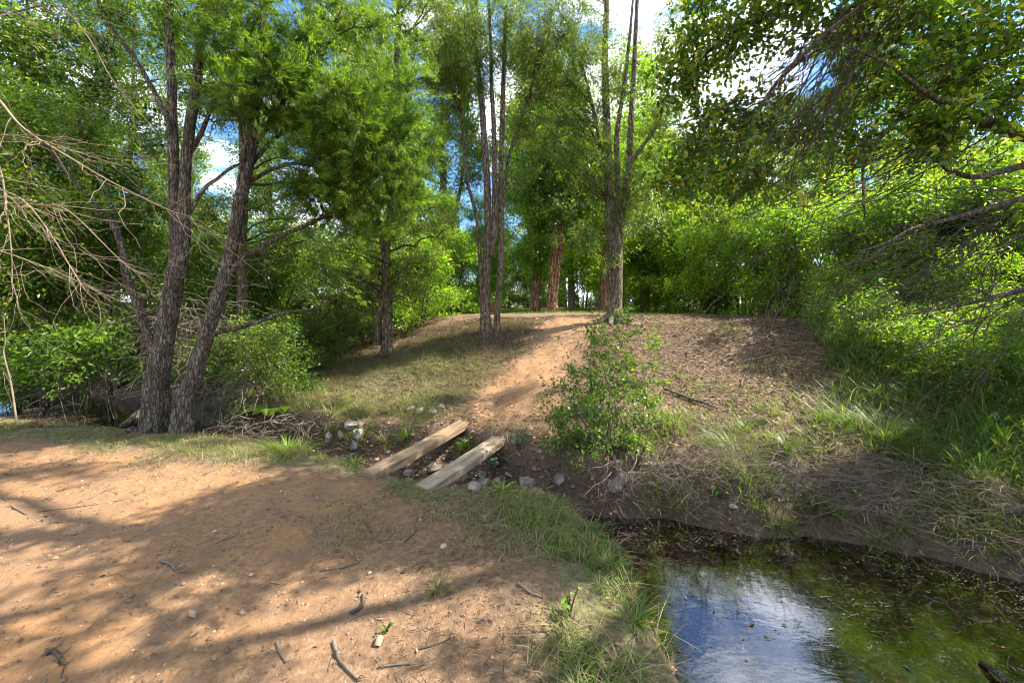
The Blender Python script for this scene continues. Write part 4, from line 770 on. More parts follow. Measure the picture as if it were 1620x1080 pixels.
# tangles of dead brush leaning into the left creek
def brush(label, px, py, d, wpx, hpx, n, seed, mt=B_DEADG, droop=1.0, name='dead_brush', ln=.9, group='tangles of dead brush by the creek', th=.006):
    r = np.random.default_rng(seed); c = at(px, py, d); z0 = hz(c[0], c[1]); c[2] = max(c[2], z0); w_ = wpx / FPX * d; h_ = hpx / FPX * d; g = Geo()
    A = c + np.stack([r.uniform(-.5, .5, n) * w_, r.uniform(-.4, .4, n), r.uniform(.1, .9, n) * h_], 1)
    dr = nrm(np.stack([r.normal(size=n), r.normal(size=n) * .6 - .2, -droop * np.abs(r.normal(size=n)) * .7 + .15], 1)); B = A + dr * ln * r.uniform(.4, 1.2, (n, 1)); B[:, 2] = np.maximum(B[:, 2], z0 + .02)
    P = bez(r, A, B, 9, .12, .06); g.add(*tubes(P, th * (.4 + .9 * r.random((n, 1))) * np.linspace(1, .3, 9)[None], 4))
    k = r.integers(0, n, n * 2); A2 = P[k, r.integers(2, 8, n * 2)]; B2 = A2 + (dr[k] * .7 + r.normal(size=(n * 2, 3)) * .6) * ln * .35; g.add(*tubes(bez(r, A2, B2, 6, .05, .09), th * .4 * np.ones((n * 2, 1)) * np.linspace(1, .4, 6)[None], 3))
    o = np.array([c[0], c[1], z0]); return tag(g.build(name, mt, None, True, o), label, 'brush', group)
brush('grey dead brush drooping over the left water', 150, 640, 8.6, 150, 70, 34, 1, ln=.6); brush('dead brush heap behind the water, above the floating log', 70, 590, 10.5, 220, 80, 70, 2)
brush('dead brush between the two left trunks', 300, 600, 8.4, 90, 150, 120, 3, droop=1.4); brush('dense grey brush behind the twin stem tree base', 215, 560, 9.8, 160, 140, 130, 4)
brush('arching dry canes right of the leaning trunk base', 370, 640, 7.9, 110, 70, 80, 5, B_DEADG, 1.2); brush('dry canes and roots at the undercut left bank', 450, 690, 7.6, 130, 45, 110, 6, B_DEADG, 1.6, ln=.5)
brush('dead brush under the deep green tree', 30, 520, 9.4, 160, 140, 110, 7); brush('roots and dry canes spilling under the leafy shrub', 1020, 745, 5.2, 150, 45, 130, 8, B_DEADG, 1.8, ln=.42, th=.004)
brush('woven dry canes on the mud bank right of the grass tussock', 1270, 775, 5.2, 150, 30, 120, 9, B_DEADG, .6, ln=.5, th=.0045); brush('dry canes fallen below the long grass on the right', 1450, 765, 5.0, 170, 30, 80, 10, B_DEADG, .8, ln=.6, th=.004)
brush('roots hanging from the cut bank behind the pond', 1120, 790, 5.2, 140, 30, 110, 21, B_DEADG, 1.8, ln=.35, th=.0035); brush('fallen canes on the mud slope above the pond', 1330, 830, 4.9, 200, 22, 110, 22, B_DEADG, .7, ln=.4, th=.0035); brush('canes strewn on the mud at the far right', 1540, 880, 4.3, 160, 20, 70, 23, B_DEADG, .7, ln=.4, th=.0035)
brush('dead twigs on the ground by the pale end of the shaggy slope', 1140, 705, 5.6, 130, 25, 60, 11, B_DEADG, .8, ln=.35, th=.004)
brush('dry brush under the bushes at mid left', 500, 560, 12.5, 150, 60, 90, 12, B_DEADG)
def gs(lst, dz=.012): return [onG(px, py, dz) for px, py in lst]
def wat(px, py, dz=0.01):
    d = (CAMZ - WZ - dz) * FPX / (py - V0); return at(px, py, d)
stick('floating_log', 'pale waterlogged log lying in the left water', 'log', [wat(38, 652), wat(62, 649), wat(95, 645), wat(120, 640)], [.05, .055, .05, .035], B_DEAD, 1, 0)
stick('creek_log', 'brown fallen limb slanting down to the left creek', 'log', [at(195, 610, 9.3), at(170, 585, 9.5), at(150, 560, 9.7), at(138, 525, 9.9)], [.08, .085, .06, .03], B_BROWN, 2, 6, .4)
stick('mossy_log', 'short mossy grey log against the twin stem tree base', 'log', [at(188, 676, 7.15), at(204, 668, 7.3), at(220, 655, 7.5), at(236, 645, 7.7)], [.03, .05, .06, .05], B_GREY, 3, 0)
stick('pond_stick', 'dark broken stick poking from the pond at lower right', 'stick', [wat(1552, 1046), wat(1575, 1062, .03), wat(1600, 1085, .0)], [.014, .016, .012], B_GREY, 4, 0)
stick('mud_log', 'smooth brown root emerging from the mud at the right edge', 'log', [onG(1560, 802, .0), onG(1590, 812, .03), onG(1640, 815, .03), onG(1700, 812, .0)], [.02, .035, .04, .04], B_BROWN, 5, 0)
stick('bank_stick', 'pale short stick standing on the bank above the mud', 'stick', [onG(1356, 742, -.02), onG(1357, 735, .06), onG(1359, 725, .12)], [.018, .016, .012], B_DEAD, 6, 0)
stick('bank_stick', 'pale cut branch lying under the leafy shrub roots', 'stick', gs([(1010, 745), (1045, 742), (1078, 738)], .03), [.016, .018, .012], B_DEAD, 7, 0)
stick('slope_stick', 'long brown stick on the litter slope right of the shrub', 'stick', gs([(1050, 618), (1075, 628), (1110, 640), (1135, 650)], .03), [.012, .018, .015, .008], B_BROWN, 8, 4, .2)
stick('slope_stick', 'thin pale stick across the litter slope middle', 'stick', gs([(1180, 575), (1230, 562), (1280, 545)], .03), [.01, .009, .005], B_DEAD, 9, 3, .2)
stick('bank_stick', 'long thin bleached cane over the mud bank at right', 'stick', gs([(1430, 730), (1480, 745), (1530, 768), (1570, 770)], .04), [.009, .008, .007, .004], B_DEAD, 10, 2, .2)
ST = [([(72, 1040), (84, 1034), (98, 1046), (105, 1053)], .011, 2, 'gnarled short stick at the bottom left corner of the track'), ([(255, 890), (268, 894), (278, 903)], .008, 4, 'small forked stick on the left of the bare track'),
      ([(340, 862), (355, 855), (372, 848)], .004, 5, 'tiny twiggy spray behind the forked stick'), ([(555, 972), (572, 962), (574, 945), (568, 936)], .009, 0, 'hooked pale root curling up in the middle of the track'),
      ([(528, 1020), (535, 1045), (548, 1062), (565, 1078)], .009, 3, 'long root running off the bottom edge of the photo'), ([(438, 1018), (442, 1035), (452, 1052)], .006, 2, 'thin crooked root left of the long bottom root'),
      ([(505, 905), (540, 900), (570, 892)], .004, 0, 'straight thin twig in the middle distance of the track'), ([(548, 984), (565, 978), (585, 972)], .004, 0, 'pale straw twig just below the hooked root'),
      ([(5, 788), (20, 802), (42, 815)], .006, 0, 'dark stick at the left edge of the track'), ([(60, 810), (120, 803), (195, 791)], .004, 3, 'very long thin twig lying across the left track'),
      ([(140, 790), (155, 782), (168, 776)], .004, 3, 'short thin twig beyond the very long one'), ([(820, 925), (838, 938), (858, 946)], .008, 1, 'dark stick on the verge beside the pond grass'),
      ([(640, 860), (655, 845), (662, 835)], .006, 3, 'twig among dead leaves below the pale plank'), ([(730, 810), (745, 800), (752, 795)], .004, 2, 'small twig below the pale plank end'), ([(350, 870), (385, 868), (420, 868)], .003, 0, 'fine straw on the middle of the track'),
      ([(660, 1030), (690, 1022), (720, 1010)], .005, 3, 'twig on the dry verge near the bottom'), ([(600, 1058), (640, 1052), (670, 1056)], .005, 2, 'lowest twig near the bottom middle'), ([(10, 690), (70, 681), (130, 682), (185, 686)], .010, 3, 'curved pale branch lying on the left grass edge'),
      ([(575, 826), (585, 838), (588, 848)], .004, 1, 'little bent twig below the tan plank')]
for i, (pts, rd, tw, lab) in enumerate(ST):
    stick('ground_stick', lab, 'stick', gs(pts, rd * .7), list(np.linspace(1, .5, len(pts)) * rd), B_DEADG if i % 3 else B_TWIG, 20 + i, tw * 2, .12, 'fallen sticks and roots on the track')

# ------------------------------------------------------------------ small plants
def fern(px, py, label, n=9, L=.4, seed=0):
    r = np.random.default_rng(seed); o = onG(px, py); g = Geo()
    for i in range(n):
        a = i * 2 * pi / n + r.uniform(-.3, .3); l = L * r.uniform(.7, 1.1); t = np.linspace(0, 1, 26)
        P = o + np.stack([np.cos(a) * t * l * .85, np.sin(a) * t * l * .85, l * (.75 * t - .65 * t * t)], 1)
        g.add(*tubes(P[None], (.003 * (1 - t * .8))[None], 3), ); T = nrm(np.gradient(P, axis=0)); S = nrm(np.cross(T, [0, 0, 1.]))
        for s in (-1, 1):
            C = P[3:]; D = nrm(S[3:] * s + T[3:] * .45); ll = l * .28 * np.sin(np.linspace(.35, 1, len(C)) * pi) ** .7 + .01
            g.add(*leaf_geo(C, D, np.tile([0, 0, 1.], (len(C), 1)), ll, np.full(len(C), .018)), np.full(len(C), .5 + .3 * r.random()))
    return tag(g.build('fern', M_FEATHER, None, False, o), label, 'fern', 'ferns on the left far bank')
fern(400, 648, 'bright fern on the bank right of the leaning trunk', 9, .34, 1); fern(432, 655, 'spreading fern beside the dry canes', 10, .42, 2); fern(385, 662, 'small fern lowest on the undercut bank', 7, .26, 3)
def bigleaf(px, py, label, n, hh, lw, seed, mt=M_BLUISH, name='broadleaf_plant', grp='blue green broadleaf plants'):
    r = np.random.default_rng(seed); o = onG(px, py); e = empty(name, o, label, 'plant', grp); gst = Geo(); gl_ = Geo()
    for i in range(n):
        a = r.uniform(0, 6.28); h = hh * r.uniform(.5, 1); t = np.linspace(0, 1, 7)
        P = o + np.stack([np.cos(a) * h * .45 * t ** 1.5, np.sin(a) * h * .45 * t ** 1.5, h * t], 1); gst.add(*tubes(P[None], (.005 * (1 - t * .5))[None], 4))
        for k in range(3):
            b_ = a + r.uniform(-1.4, 1.4); D = nrm(np.array([[math.cos(b_), math.sin(b_), -.25]])); gl_.add(*leaf_geo(P[-1 - k][None], D, np.array([[0, 0, 1.]]), np.array([lw * r.uniform(.7, 1.1)]), np.array([lw * .62]), .06), np.array([r.random()]))
    gst.build('stem', B_TWIG, e, False, o); gl_.build('leaves', mt, e, False, o)
bigleaf(395, 592, 'blue green broadleaf clump right of the leaning trunk', 16, .7, .17, 1); bigleaf(430, 585, 'taller blue green broadleaf clump further right', 16, .85, .17, 2); bigleaf(372, 560, 'blue green leaves below the low sideways branch', 12, .8, .16, 3)
bigleaf(788, 745, 'small blue green plant between the pale plank and the shrub', 9, .22, .07, 4); bigleaf(820, 715, 'silvery low plant at the shrub foot near the path', 10, .3, .06, 5)
for i, (px, py, n, h, l, lab) in enumerate([(902, 975, 6, .11, .032, 'little bright seedling on the grass beside the pond'), (612, 1000, 4, .05, .022, 'tiny green seedling on the bare track'), (1010, 735, 9, .2, .05, 'bright green weed above the stacked boulders'), (1140, 790, 6, .15, .05, 'green weed at the water line'), (1290, 690, 6, .12, .05, 'weed clump at the right of the slope edge'), (1365, 800, 6, .15, .04, 'thin weed on the mud bank')]):
    bigleaf(px, py, lab, n, h, l, 30 + i, M_FEATHER, 'seedling', 'small weeds and seedlings')
def leafy_sprig(label, px, py, d, r_, seed, n=160, leafm=M_DARK):
    c = at(px, py, d); b = gbase(px + 20, 640, d); shrub('hanging_sapling', label, b, [(c, r_, 1)], seed, leafm, G(L=.075, W=.032, sp=.05, droop=.2, al=.6), 4, n, 14, .008, group='leafy saplings over the left water')
leafy_sprig('bright leafed sapling hanging over the left water', 105, 560, 8.2, (.75, .4, .42), 1); leafy_sprig('bright leafed sapling left of the twin stem tree', 165, 535, 8.6, (.35, .3, .3), 2, 80)
leafy_sprig('low leafed sapling by the left edge above water', 30, 590, 8.6, (.5, .3, .4), 3, 110, M_DARK)
# understorey of the left far bank
for i, (px, py, lab) in enumerate([(300, 640, 'low dark shrub between the two left trunks'), (345, 605, 'low dark shrub just right of the leaning trunk'), (395, 570, 'low dark shrub under the sideways branch'), (450, 565, 'low dark shrub beside the broadleaf clump'), (505, 560, 'low olive shrub at the top of the lawn bank'), (250, 600, 'dark shrub behind the left water end'), (160, 592, 'dark shrub overhanging the middle left water'), (60, 590, 'dark shrub overhanging the left water edge'), (560, 540, 'olive shrub by the foot of the twin dark trunks')]):
    b = onG(px, py); shrub('bank_shrub', lab, b, [(b + np.array(c), q, w__) for c, q, w__ in rblobs(300 + i, 9, .8, .5, .15, 1.25, .15, .36, .2)], 80 + i, [M_DARK, M_OLIVE][i > 3 and i < 9 and i != 5 and i != 6 and i != 7], G(L=.06, W=.026, sp=.05, droop=.2, al=.5), 8, 240, 22, .01, group='low shrubs on the left far bank')

for i, (px, py, lab) in enumerate([(338, 648, 'dark leafy shrub at the foot of the leaning trunk'), (378, 642, 'leafy shrub between the ferns and the leaning trunk'), (418, 634, 'leafy shrub above the ferns'), (462, 618, 'leafy shrub at the left end of the lawn'), (355, 622, 'taller shrub behind the leaning trunk foot'), (402, 610, 'taller shrub behind the broadleaf clumps'), (446, 596, 'olive shrub uphill of the lawn left end'), (492, 585, 'olive shrub on the dark part of the left slope'), (535, 566, 'olive shrub left of the twin dark trunk foot'), (300, 628, 'shrub filling the gap between the left trunks')]):
    b = onG(px, py); shrub('bank_shrub', lab, b, [(b + np.array(c), q, w__) for c, q, w__ in rblobs(330 + i, 9, .6, .4, .1, 1.1, .12, .3, .2)], 120 + i, [M_DARK, M_FEATHER, M_OLIVE][i % 3 if i < 6 else 2], G(L=.05, W=.022, sp=.04, droop=.2, al=.5), 8, 200, 20, .008, group='low shrubs on the left far bank')
for i, (px, py, hh, lab) in enumerate([(1325, 512, .9, 'leafy weed shrub at the top corner of the litter slope'), (1375, 530, .8, 'leafy shrub beside the upper litter slope'), (1440, 532, 1.0, 'leafy shrub behind the upper long grass'), (1510, 545, 1.0, 'leafy shrub behind the middle long grass'), (1585, 560, 1.1, 'leafy shrub at the right edge behind the long grass'), (1400, 572, .7, 'low leafy weed beside the middle of the litter slope'),
        (1470, 590, .7, 'low leafy weed amid the long grass'), (1545, 610, .75, 'second low leafy weed amid the long grass'), (1610, 650, .8, 'low leafy weed at the right edge'), (1355, 560, .6, 'small leafy weed on the rim of the litter slope')]):
    b = onG(px, py); shrub('bank_weed', lab, b, [(b + np.array(c) * [1, 1, hh], q, w__) for c, q, w__ in rblobs(360 + i, 9, .55, .5, .1, 1.15, .12, .28, .1)], 160 + i, [M_FEATHER, M_YELLOW, M_SHRUB][i % 3], G(L=.05, W=.016, sp=.04, droop=.25, al=.6), 9, 230, 18, .006, group='leafy weeds and shrubs on the right bank')
# ------------------------------------------------------------------ grass, tussocks, leaf litter
def sample(n, pg=None, box=None, seed=0, dens=None):
    r = np.random.default_rng(seed)
    if pg is None: box = (box[0], box[1], box[2] * KY, box[3] * KY)
    else: A = np.array(pg); box = (A[:, 0].min(), A[:, 0].max(), A[:, 1].min(), A[:, 1].max())
    x = r.uniform(box[0], box[1], n); y = r.uniform(box[2], box[3], n); k = np.ones(n, bool)
    if pg is not None: k &= inpoly(x, y, pg)
    if dens is not None: k &= r.random(n) < dens(x, y)
    return x[k], y[k], r
def grass(name, label, n, L, W, pg=None, box=None, seed=0, dens=None, mt=M_GRASS, bend=(.4, 1.2), dry=.25, clump=0, kind='stuff', group=None, vmin=0.1):
    x, y, r = sample(n, pg, box, seed, dens)
    if clump:
        m = max(1, len(x) // clump); x = np.repeat(x[:m], clump) + r.normal(size=m * clump) * .035; y = np.repeat(y[:m], clump) + r.normal(size=m * clump) * .035
    n = len(x); B = np.stack([x, y, H(x, y) - .005], 1); a = r.uniform(0, 2 * pi, n); D = np.stack([np.cos(a), np.sin(a), 0 * a], 1)
    l = r.uniform(*L, n) * (.6 + .8 * (fbm(x, y, 1.5, 2) + .5)); V_, Q_ = blades(B, D, l, r.uniform(.7, 1.2, n) * W, r.uniform(*bend, n))
    var = np.where(r.random(n) < dry, r.uniform(.85, 1, n), r.uniform(vmin, .75, n)); g = Geo(); g.add(V_, Q_, np.repeat(var, 3))
    return tag(g.build(name, mt, None, False, np.array([x.mean(), y.mean(), 0])), label, None, group, kind)
def d_near(x, y):   # grassy rim of the near bank
    dn = polydist(x, y, NEAR); ins = inpoly(x, y, CREEK); df = polydist(x, y, FAR); dd, gg, mm = zones(x, y)
    k = sstep(1.0, .25, dn + .7 * fbm(x, y, 1.8, 3)) * (df > dn)
    return np.where(ins, (dn < .22) * .8, k * (1 - dd * .85)) * sstep(-.12, .22, fbm(x, y, 2.7, 3) + .06)
grass('grass', 'short patchy grass along the rim of the near bank', 110000, (.02, .065), .004, box=(-7, 1.2, 1.9, 7.9), seed=1, dens=lambda x, y: d_near(x, y) * sstep(1.6, .4, x), dry=.22)
grass('grass', 'longer grass beside the pond edge', 12000, (.03, .085), .004, box=(-.1, .85, 1.8, 4.7), seed=2, dens=lambda x, y: d_near(x, y) * (polydist(x, y, NEAR) < .45), dry=.35)
def d_lawn(x, y):
    dd, gg, mm = zones(x, y); return softz(x, y, Z_LAWN, .5) * (1 - dd) * sstep(-.3, .15, fbm(x, y, 1.6, 3)) * (1 - inpoly(x, y, CREEK))
grass('lawn_grass', 'short green grass on the shaded left slope', 110000, (.03, .07), .005, box=(-6, .3, 6.9, 13.5), seed=3, dens=d_lawn, dry=.3)
def d_right(x, y):
    return (~inpoly(x, y, CREEK)) * softz(x, y, Z_LONG, .35) * (.35 + .65 * sstep(-.25, .25, fbm(x, y, 1.1, 3)))
grass('long_grass', 'lush long bright grass covering the right bank', 85000, (.15, .45), .0075, box=(2.4, 9, 3.2, 12), seed=4, dens=lambda x, y: d_right(x, y) * sstep(13, 8, y / KY), bend=(.5, 1.3), dry=.10, vmin=.05, mt=M_RANK)
grass('sparse_grass', 'sparse green tufts over the leaf littered slope', 1500 * 9, (.05, .13), .005, box=(-.2, 5, 5.4, 13), seed=5, dens=lambda x, y: (zones(x, y)[0] < .2) * (~inpoly(x, y, CREEK)) * sstep(-.1, .35, fbm(x, y, 1.2, 3) + .25 * (y < 5)), clump=9, dry=.15)
grass('crest_grass', 'low grass strip on the flat beyond the crest', 90000, (.04, .10), .012, box=(-8, 14, 14.5, 32), seed=6, dens=lambda x, y: sstep(15, 17, y / KY), dry=.3)
grass('bank_grass', 'green grass on the edge of the mud bank above the pond', 26000, (.06, .2), .006, box=(.6, 5, 3.6, 6.6), seed=7, dens=lambda x, y: sstep(.9, .2, polydist(x, y, FAR)) * sstep(.05, .3, fbm(x, y, 2.2, 2)) * (H(x, y) > WZ + .12), dry=.3, clump=6)
grass('bank_grass', 'rough grass hanging over the left undercut bank', 80000, (.06, .2), .006, box=(-10, -1.0, 6.8, 13.5), seed=8, dens=lambda x, y: sstep(1.0, .1, polydist(x, y, FAR)) * (H(x, y) > WZ + .1) * sstep(-.2, .2, fbm(x, y, 2.0, 2)), dry=.4)
grass('dry_straw', 'pale dead straw over the grassy slope', 60000, (.06, .2), .004, box=(-6, .5, 6.9, 13.5), seed=9, dens=lambda x, y: (1 - zones(x, y)[0]) * (~inpoly(x, y, CREEK)) * .6, mt=M_DRYG, bend=(1.6, 2.0), dry=.4)
grass('dry_straw', 'pale dead straw over the near verge', 40000, (.04, .14), .003, box=(-7, 1.0, 1.9, 7.8), seed=10, dens=lambda x, y: d_near(x, y), mt=M_DRYG, bend=(1.6, 2.0), dry=.4)
grass('dry_straw', 'matted dead grass hanging down the cut bank above the pond', 13000, (.05, .18), .0035, box=(-.2, 5, 4.2, 8), seed=19, dens=lambda x, y: sstep(.6, .1, polydist(x, y, FAR)) * (H(x, y) > WZ + .05), mt=M_DRYG, bend=(1.5, 2.0), dry=.3)
def tussock(px, py, label, n, L, seed, spread=.11, W=.007, dry=.2, mt=M_GRASS, bend=(.5, 1.4)):
    r = np.random.default_rng(seed); o = onG(px, py); a = r.uniform(0, 2 * pi, n); q = np.abs(r.normal(size=n)) * spread
    B = np.stack([o[0] + np.cos(a) * q, o[1] + np.sin(a) * q, np.zeros(n)], 1); B[:, 2] = H(B[:, 0], B[:, 1]) - .01; D = np.stack([np.cos(a), np.sin(a), 0 * a], 1)
    V_, Q_ = blades(B, D, r.uniform(.5, 1.1, n) * L, r.uniform(.7, 1.2, n) * W, r.uniform(*bend, n), 5); g = Geo(); g.add(V_, Q_, np.repeat(np.where(r.random(n) < dry, r.uniform(.85, 1, n), r.uniform(.2, .75, n)), 4))
    return tag(g.build('grass_tussock', mt, None, False, o), label, 'grass tussock', 'grass tussocks along the creek')
for i, a in enumerate([(1182, 760, 'big arching tussock at middle of the mud bank above the pond', 260, .34), (1130, 700, 'tussock at the slope edge right of the shrub roots', 160, .25), (1300, 715, 'bright tussock above the woven dry canes', 150, .25), (1245, 715, 'tussock between the two slope edge clumps', 120, .2), (1400, 700, 'lit tussock at the start of the long grass', 220, .35), (1320, 820, 'small tussock low on the mud slope', 60, .2), (1180, 680, 'tussock highest at the litter slope edge', 90, .2),
                       (1385, 862, 'tiny tussock near the right water line', 30, .14), (455, 715, 'straw coloured tussock drooping off the left undercut bank', 200, .24), (690, 935, 'small lone tuft on the bare track', 26, .09, .02), (793, 778, 'green tuft beside the white pebble', 90, .14), (740, 705, 'green tuft under the far end of the pale plank', 130, .16), (575, 690, 'green tuft right of the bank stone pile', 130, .2), (690, 660, 'green tuft beside the pinkish white rock', 90, .14), (1005, 985, 'tall tuft leaning over the pond edge', 40, .16), (960, 900, 'tuft on the pond rim grass', 60, .11), (880, 800, 'bright tuft at the head of the pond grass', 60, .10), (930, 840, 'tuft right of the bright pond grass head', 60, .11),
                       (1080, 800, 'short tuft at the foot of the cut bank', 150, .13), (1225, 832, 'green tuft low on the mud just above the pond', 150, .15), (1290, 800, 'green tuft in the middle of the mud slope', 150, .16), (1420, 830, 'green tuft on the right of the mud slope', 150, .16), (1480, 800, 'tuft spilling from the long grass onto the mud', 180, .22), (1560, 850, 'tuft on the mud near the brown root', 150, .16), (1040, 765, 'tuft among the roots right of the stacked boulders', 150, .14), (560, 735, 'green tuft left of the tan plank near end', 70, .10), (645, 690, 'shaded tuft against the tan plank middle', 130, .2), (610, 700, 'dry tuft on the broken bank left of the tan plank', 110, .2)]):
    tussock(a[0], a[1], a[2], a[3], a[4], 200 + i, spread=a[5] if len(a) > 5 else (.11 if a[3] > 140 else .045), dry=.85 if 'straw' in a[2] or 'dry' in a[2] else .2, W=.006)
def litter(name, label, n, L, pg=None, box=None, seed=0, dens=None, zf=None, mt=M_LITTER, W=.3, vr=(0, 1), curl=.35):
    x, y, r = sample(n, pg, box, seed, dens); n = len(x); z = (H(x, y) + .006) if zf is None else zf(x, y)
    a = r.uniform(0, 2 * pi, n); D = nrm(np.stack([np.cos(a), np.sin(a), r.normal(size=n) * curl * .5], 1)); Nn = nrm(np.stack([r.normal(size=n) * curl, r.normal(size=n) * curl, np.ones(n)], 1))
    l = r.uniform(*L, n); V_, Q_ = leaf_geo(np.stack([x, y, z], 1), D, Nn, l, l * W * r.uniform(.6, 1.3, n), .25); g = Geo(); g.add(V_, Q_, r.uniform(*vr, n) ** 1.3)
    return tag(g.build(name, mt, None, False, np.array([x.mean(), y.mean(), 0])), label, None, None, 'stuff')
notdirt = lambda x, y: (1 - .93 * zones(x, y)[0])
litter('leaf_litter', 'brown fallen leaves covering the right slope', 120000, (.018, .062), box=(-1, 6.5, 5.3, 13.5), seed=1, dens=lambda x, y: notdirt(x, y) * (~inpoly(x, y, CREEK)) * .8)
litter('leaf_litter', 'dead leaves and debris on the muddy creek banks', 110000, (.02, .065), box=(-11, 5, 2, 13.5), seed=2, dens=lambda x, y: (inpoly(x, y, CREEK) | (polydist(x, y, FAR) < .5)) * (H(x, y) > WZ + .015), vr=(.25, 1))
litter('leaf_litter', 'fine bark and leaf crumbs scattered on the bare track', 14000, (.006, .026), box=(-7.5, 1, 1.9, 7.8), seed=3, dens=lambda x, y: (~inpoly(x, y, CREEK)) * (.25 + .75 * sstep(-.1, .3, fbm(x, y, .9, 3))), W=.35, vr=(.3, .95))
litter('leaf_litter', 'pale bark shreds and straw over the bare track', 55000, (.012, .07), box=(-7.5, 1, 1.9, 7.8), seed=14, dens=lambda x, y: (~inpoly(x, y, CREEK)) * (.15 + .85 * sstep(-.15, .3, fbm(x, y, 1.3, 3) + .12 * x)), W=.07, vr=(.2, .95))
litter('leaf_litter', 'larger dry leaves dotted over the near track', 800, (.02, .07), box=(-7.5, 1, 1.9, 7.8), seed=4, dens=lambda x, y: (~inpoly(x, y, CREEK)) * .8, vr=(.4, 1))
litter('leaf_litter', 'dead leaves on the left slope', 26000, (.03, .08), box=(-8, 0, 6.9, 14), seed=5, dens=lambda x, y: notdirt(x, y) * (~inpoly(x, y, CREEK)) * .7)
litter('floating_leaves', 'leaves and flecks floating on the pond surface', 700, (.01, .045), box=(.5, 4.5, 2, 5.6), seed=6, dens=lambda x, y: inpoly(x, y, CREEK) * (H(x, y) < WZ - .02) * (.15 + .85 * sstep(.0, .3, fbm(x, y, 1.2, 3))), zf=lambda x, y: 0 * x + WZ + .004, curl=.05, vr=(.2, 1))
litter('floating_flecks', 'pale scum flecks drifted together at the head of the pond', 5000, (.003, .014), box=(.5, 3.6, 2.4, 5.6), seed=16, dens=lambda x, y: inpoly(x, y, CREEK) * (H(x, y) < WZ - .01) * (.16 + .84 * sstep(.0, .35, fbm(x, y, 1.7, 3) + .5 * (y + .25 * x - 2.9))), zf=lambda x, y: 0 * x + WZ + .003, curl=.03, vr=(.4, .9), W=.3)
litter('floating_leaves', 'leaves floating on the left creek water', 500, (.02, .07), box=(-12, -2, 6.5, 13.5), seed=7, dens=lambda x, y: inpoly(x, y, CREEK) * (H(x, y) < WZ - .02), zf=lambda x, y: 0 * x + WZ + .004, curl=.05, vr=(.3, 1))
litter('sunken_leaves', 'orange leaves sunk on the pond bed', 2600, (.04, .10), box=(.6, 4.5, 1.8, 5.2), seed=8, dens=lambda x, y: inpoly(x, y, CREEK) * (H(x, y) < WZ - .02), zf=lambda x, y: np.maximum(H(x, y) + .01, WZ - .09), curl=.1, vr=(.88, .97))
def gravel(label, n, box, seed, dens, sz=(.002, .007)):
    x, y, r = sample(n, None, box, seed, dens); n = len(x); q = r.uniform(*sz, n) * (1 + 1.0 * (r.random(n) < .02)); c = np.stack([x, y, H(x, y) + q * .3], 1)
    a = r.uniform(0, 6.28, n); X_ = np.stack([np.cos(a), np.sin(a), 0 * a], 1); Y_ = np.stack([-np.sin(a), np.cos(a), 0 * a], 1); q = q[:, None]
    b = [c + q * (X_ * i + Y_ * j * .7) for i, j in ((1, .8), (-.9, 1), (-1, -.8), (.8, -1))]; tp_ = [c + q * (X_ * i + Y_ * j * .7 + np.array([0, 0, .75])) for i, j in ((.6, .5), (-.5, .6), (-.6, -.4), (.5, -.6))]
    V = np.stack(b + tp_, 1).reshape(-1, 3); f = np.array([[4, 5, 6, 7], [0, 1, 5, 4], [1, 2, 6, 5], [2, 3, 7, 6], [3, 0, 4, 7]]); Q = (np.arange(n)[:, None, None] * 8 + f[None]).reshape(-1, 4)
    g = Geo(); g.add(V, Q, np.repeat(r.random(n), 5)); return tag(g.build('gravel', M_GRAVEL, None, False, np.array([x.mean(), y.mean(), 0])), label, None, None, 'stuff')
M_GRAVEL = leaf_mat('grit', [(0.0, (0.12, 0.07, 0.045)), (0.6, (0.26, 0.165, 0.10)), (1.0, (0.42, 0.32, 0.22))], 0.0, 0.8, (1, 1, 1), 0.3)
gravel('fine grit and crumbs of soil on the bare track', 26000, (-7, .8, 1.7, 7.6), 1, lambda x, y: (zones(x, y)[0] > .4) * (.2 + .8 * sstep(-.1, .3, fbm(x, y, 1.4, 3))))
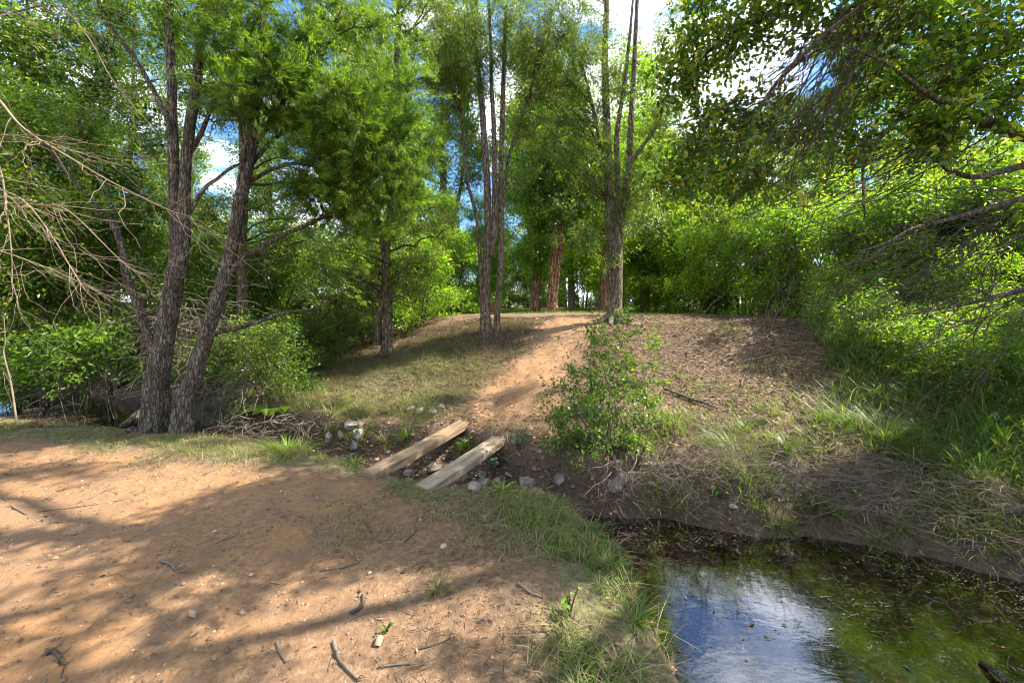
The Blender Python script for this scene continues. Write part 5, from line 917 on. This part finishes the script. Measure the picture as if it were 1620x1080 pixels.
gravel('clods and grit on the path up the bank', 5000, (-1.2, 2.0, 7.0, 14), 2, lambda x, y: (zones(x, y)[0] > .3) * 1.0, (.003, .007))
gravel('scattered small stones bedded in the track', 420, (-7, .8, 1.7, 7.6), 5, lambda x, y: (zones(x, y)[0] > .3) * 1.0, (.005, .014))
gravel('pebbles on the gully floor', 2600, (-2.6, 1.0, 4.6, 8), 3, lambda x, y: inpoly(x, y, CREEK) * 1.0, (.006, .02))
def twig_litter(label, n, ln, rad, box, seed, dens, zf=None, mt=B_DEADG, name='twig_litter'):
    x, y, r = sample(n, None, box, seed, dens); n = len(x); z = (H(x, y) + rad) if zf is None else zf(x, y); a = r.uniform(0, 2 * pi, n); l = r.uniform(.3, 1.2, n) * ln
    A = np.stack([x, y, z], 1); bx, by = x + np.cos(a) * l, y + np.sin(a) * l; B = np.stack([bx, by, (H(bx, by) + rad) if zf is None else z], 1)
    P = bez(r, A, B, 5, .03, .05); P[:, :, 2] = np.maximum(P[:, :, 2], z[:, None] - .01) ; g = Geo(); g.add(*tubes(P, rad * r.uniform(.4, 1.2, (n, 1)) * np.linspace(1, .5, 5)[None], 3)); return tag(g.build(name, mt, None, False, np.array([x.mean(), y.mean(), 0])), label, None, None, 'stuff')
twig_litter('fine twigs scattered on the bare track', 2600, .10, .0016, (-7.5, 1, 1.9, 7.8), 1, lambda x, y: (~inpoly(x, y, CREEK)) * (.3 + .7 * sstep(-.5, .6, x)))
twig_litter('fine twigs over the leaf littered slope', 4200, .2, .0035, (-.6, 6, 5.3, 13.5), 2, lambda x, y: notdirt(x, y) * (~inpoly(x, y, CREEK)) * .8)
twig_litter('twigs and rootlets matted on the mud banks', 15000, .2, .0028, (-11, 5, 2, 13.5), 3, lambda x, y: inpoly(x, y, CREEK) * (H(x, y) > WZ))
twig_litter('straws and twigs floating on the pond', 420, .12, .0016, (.6, 3.6, 2.4, 5.4), 4, lambda x, y: inpoly(x, y, CREEK) * (H(x, y) < WZ) * sstep(2.2, 3.1, y + .3 * x), lambda x, y: 0 * x + WZ + .003, B_DEAD, 'floating_twigs')
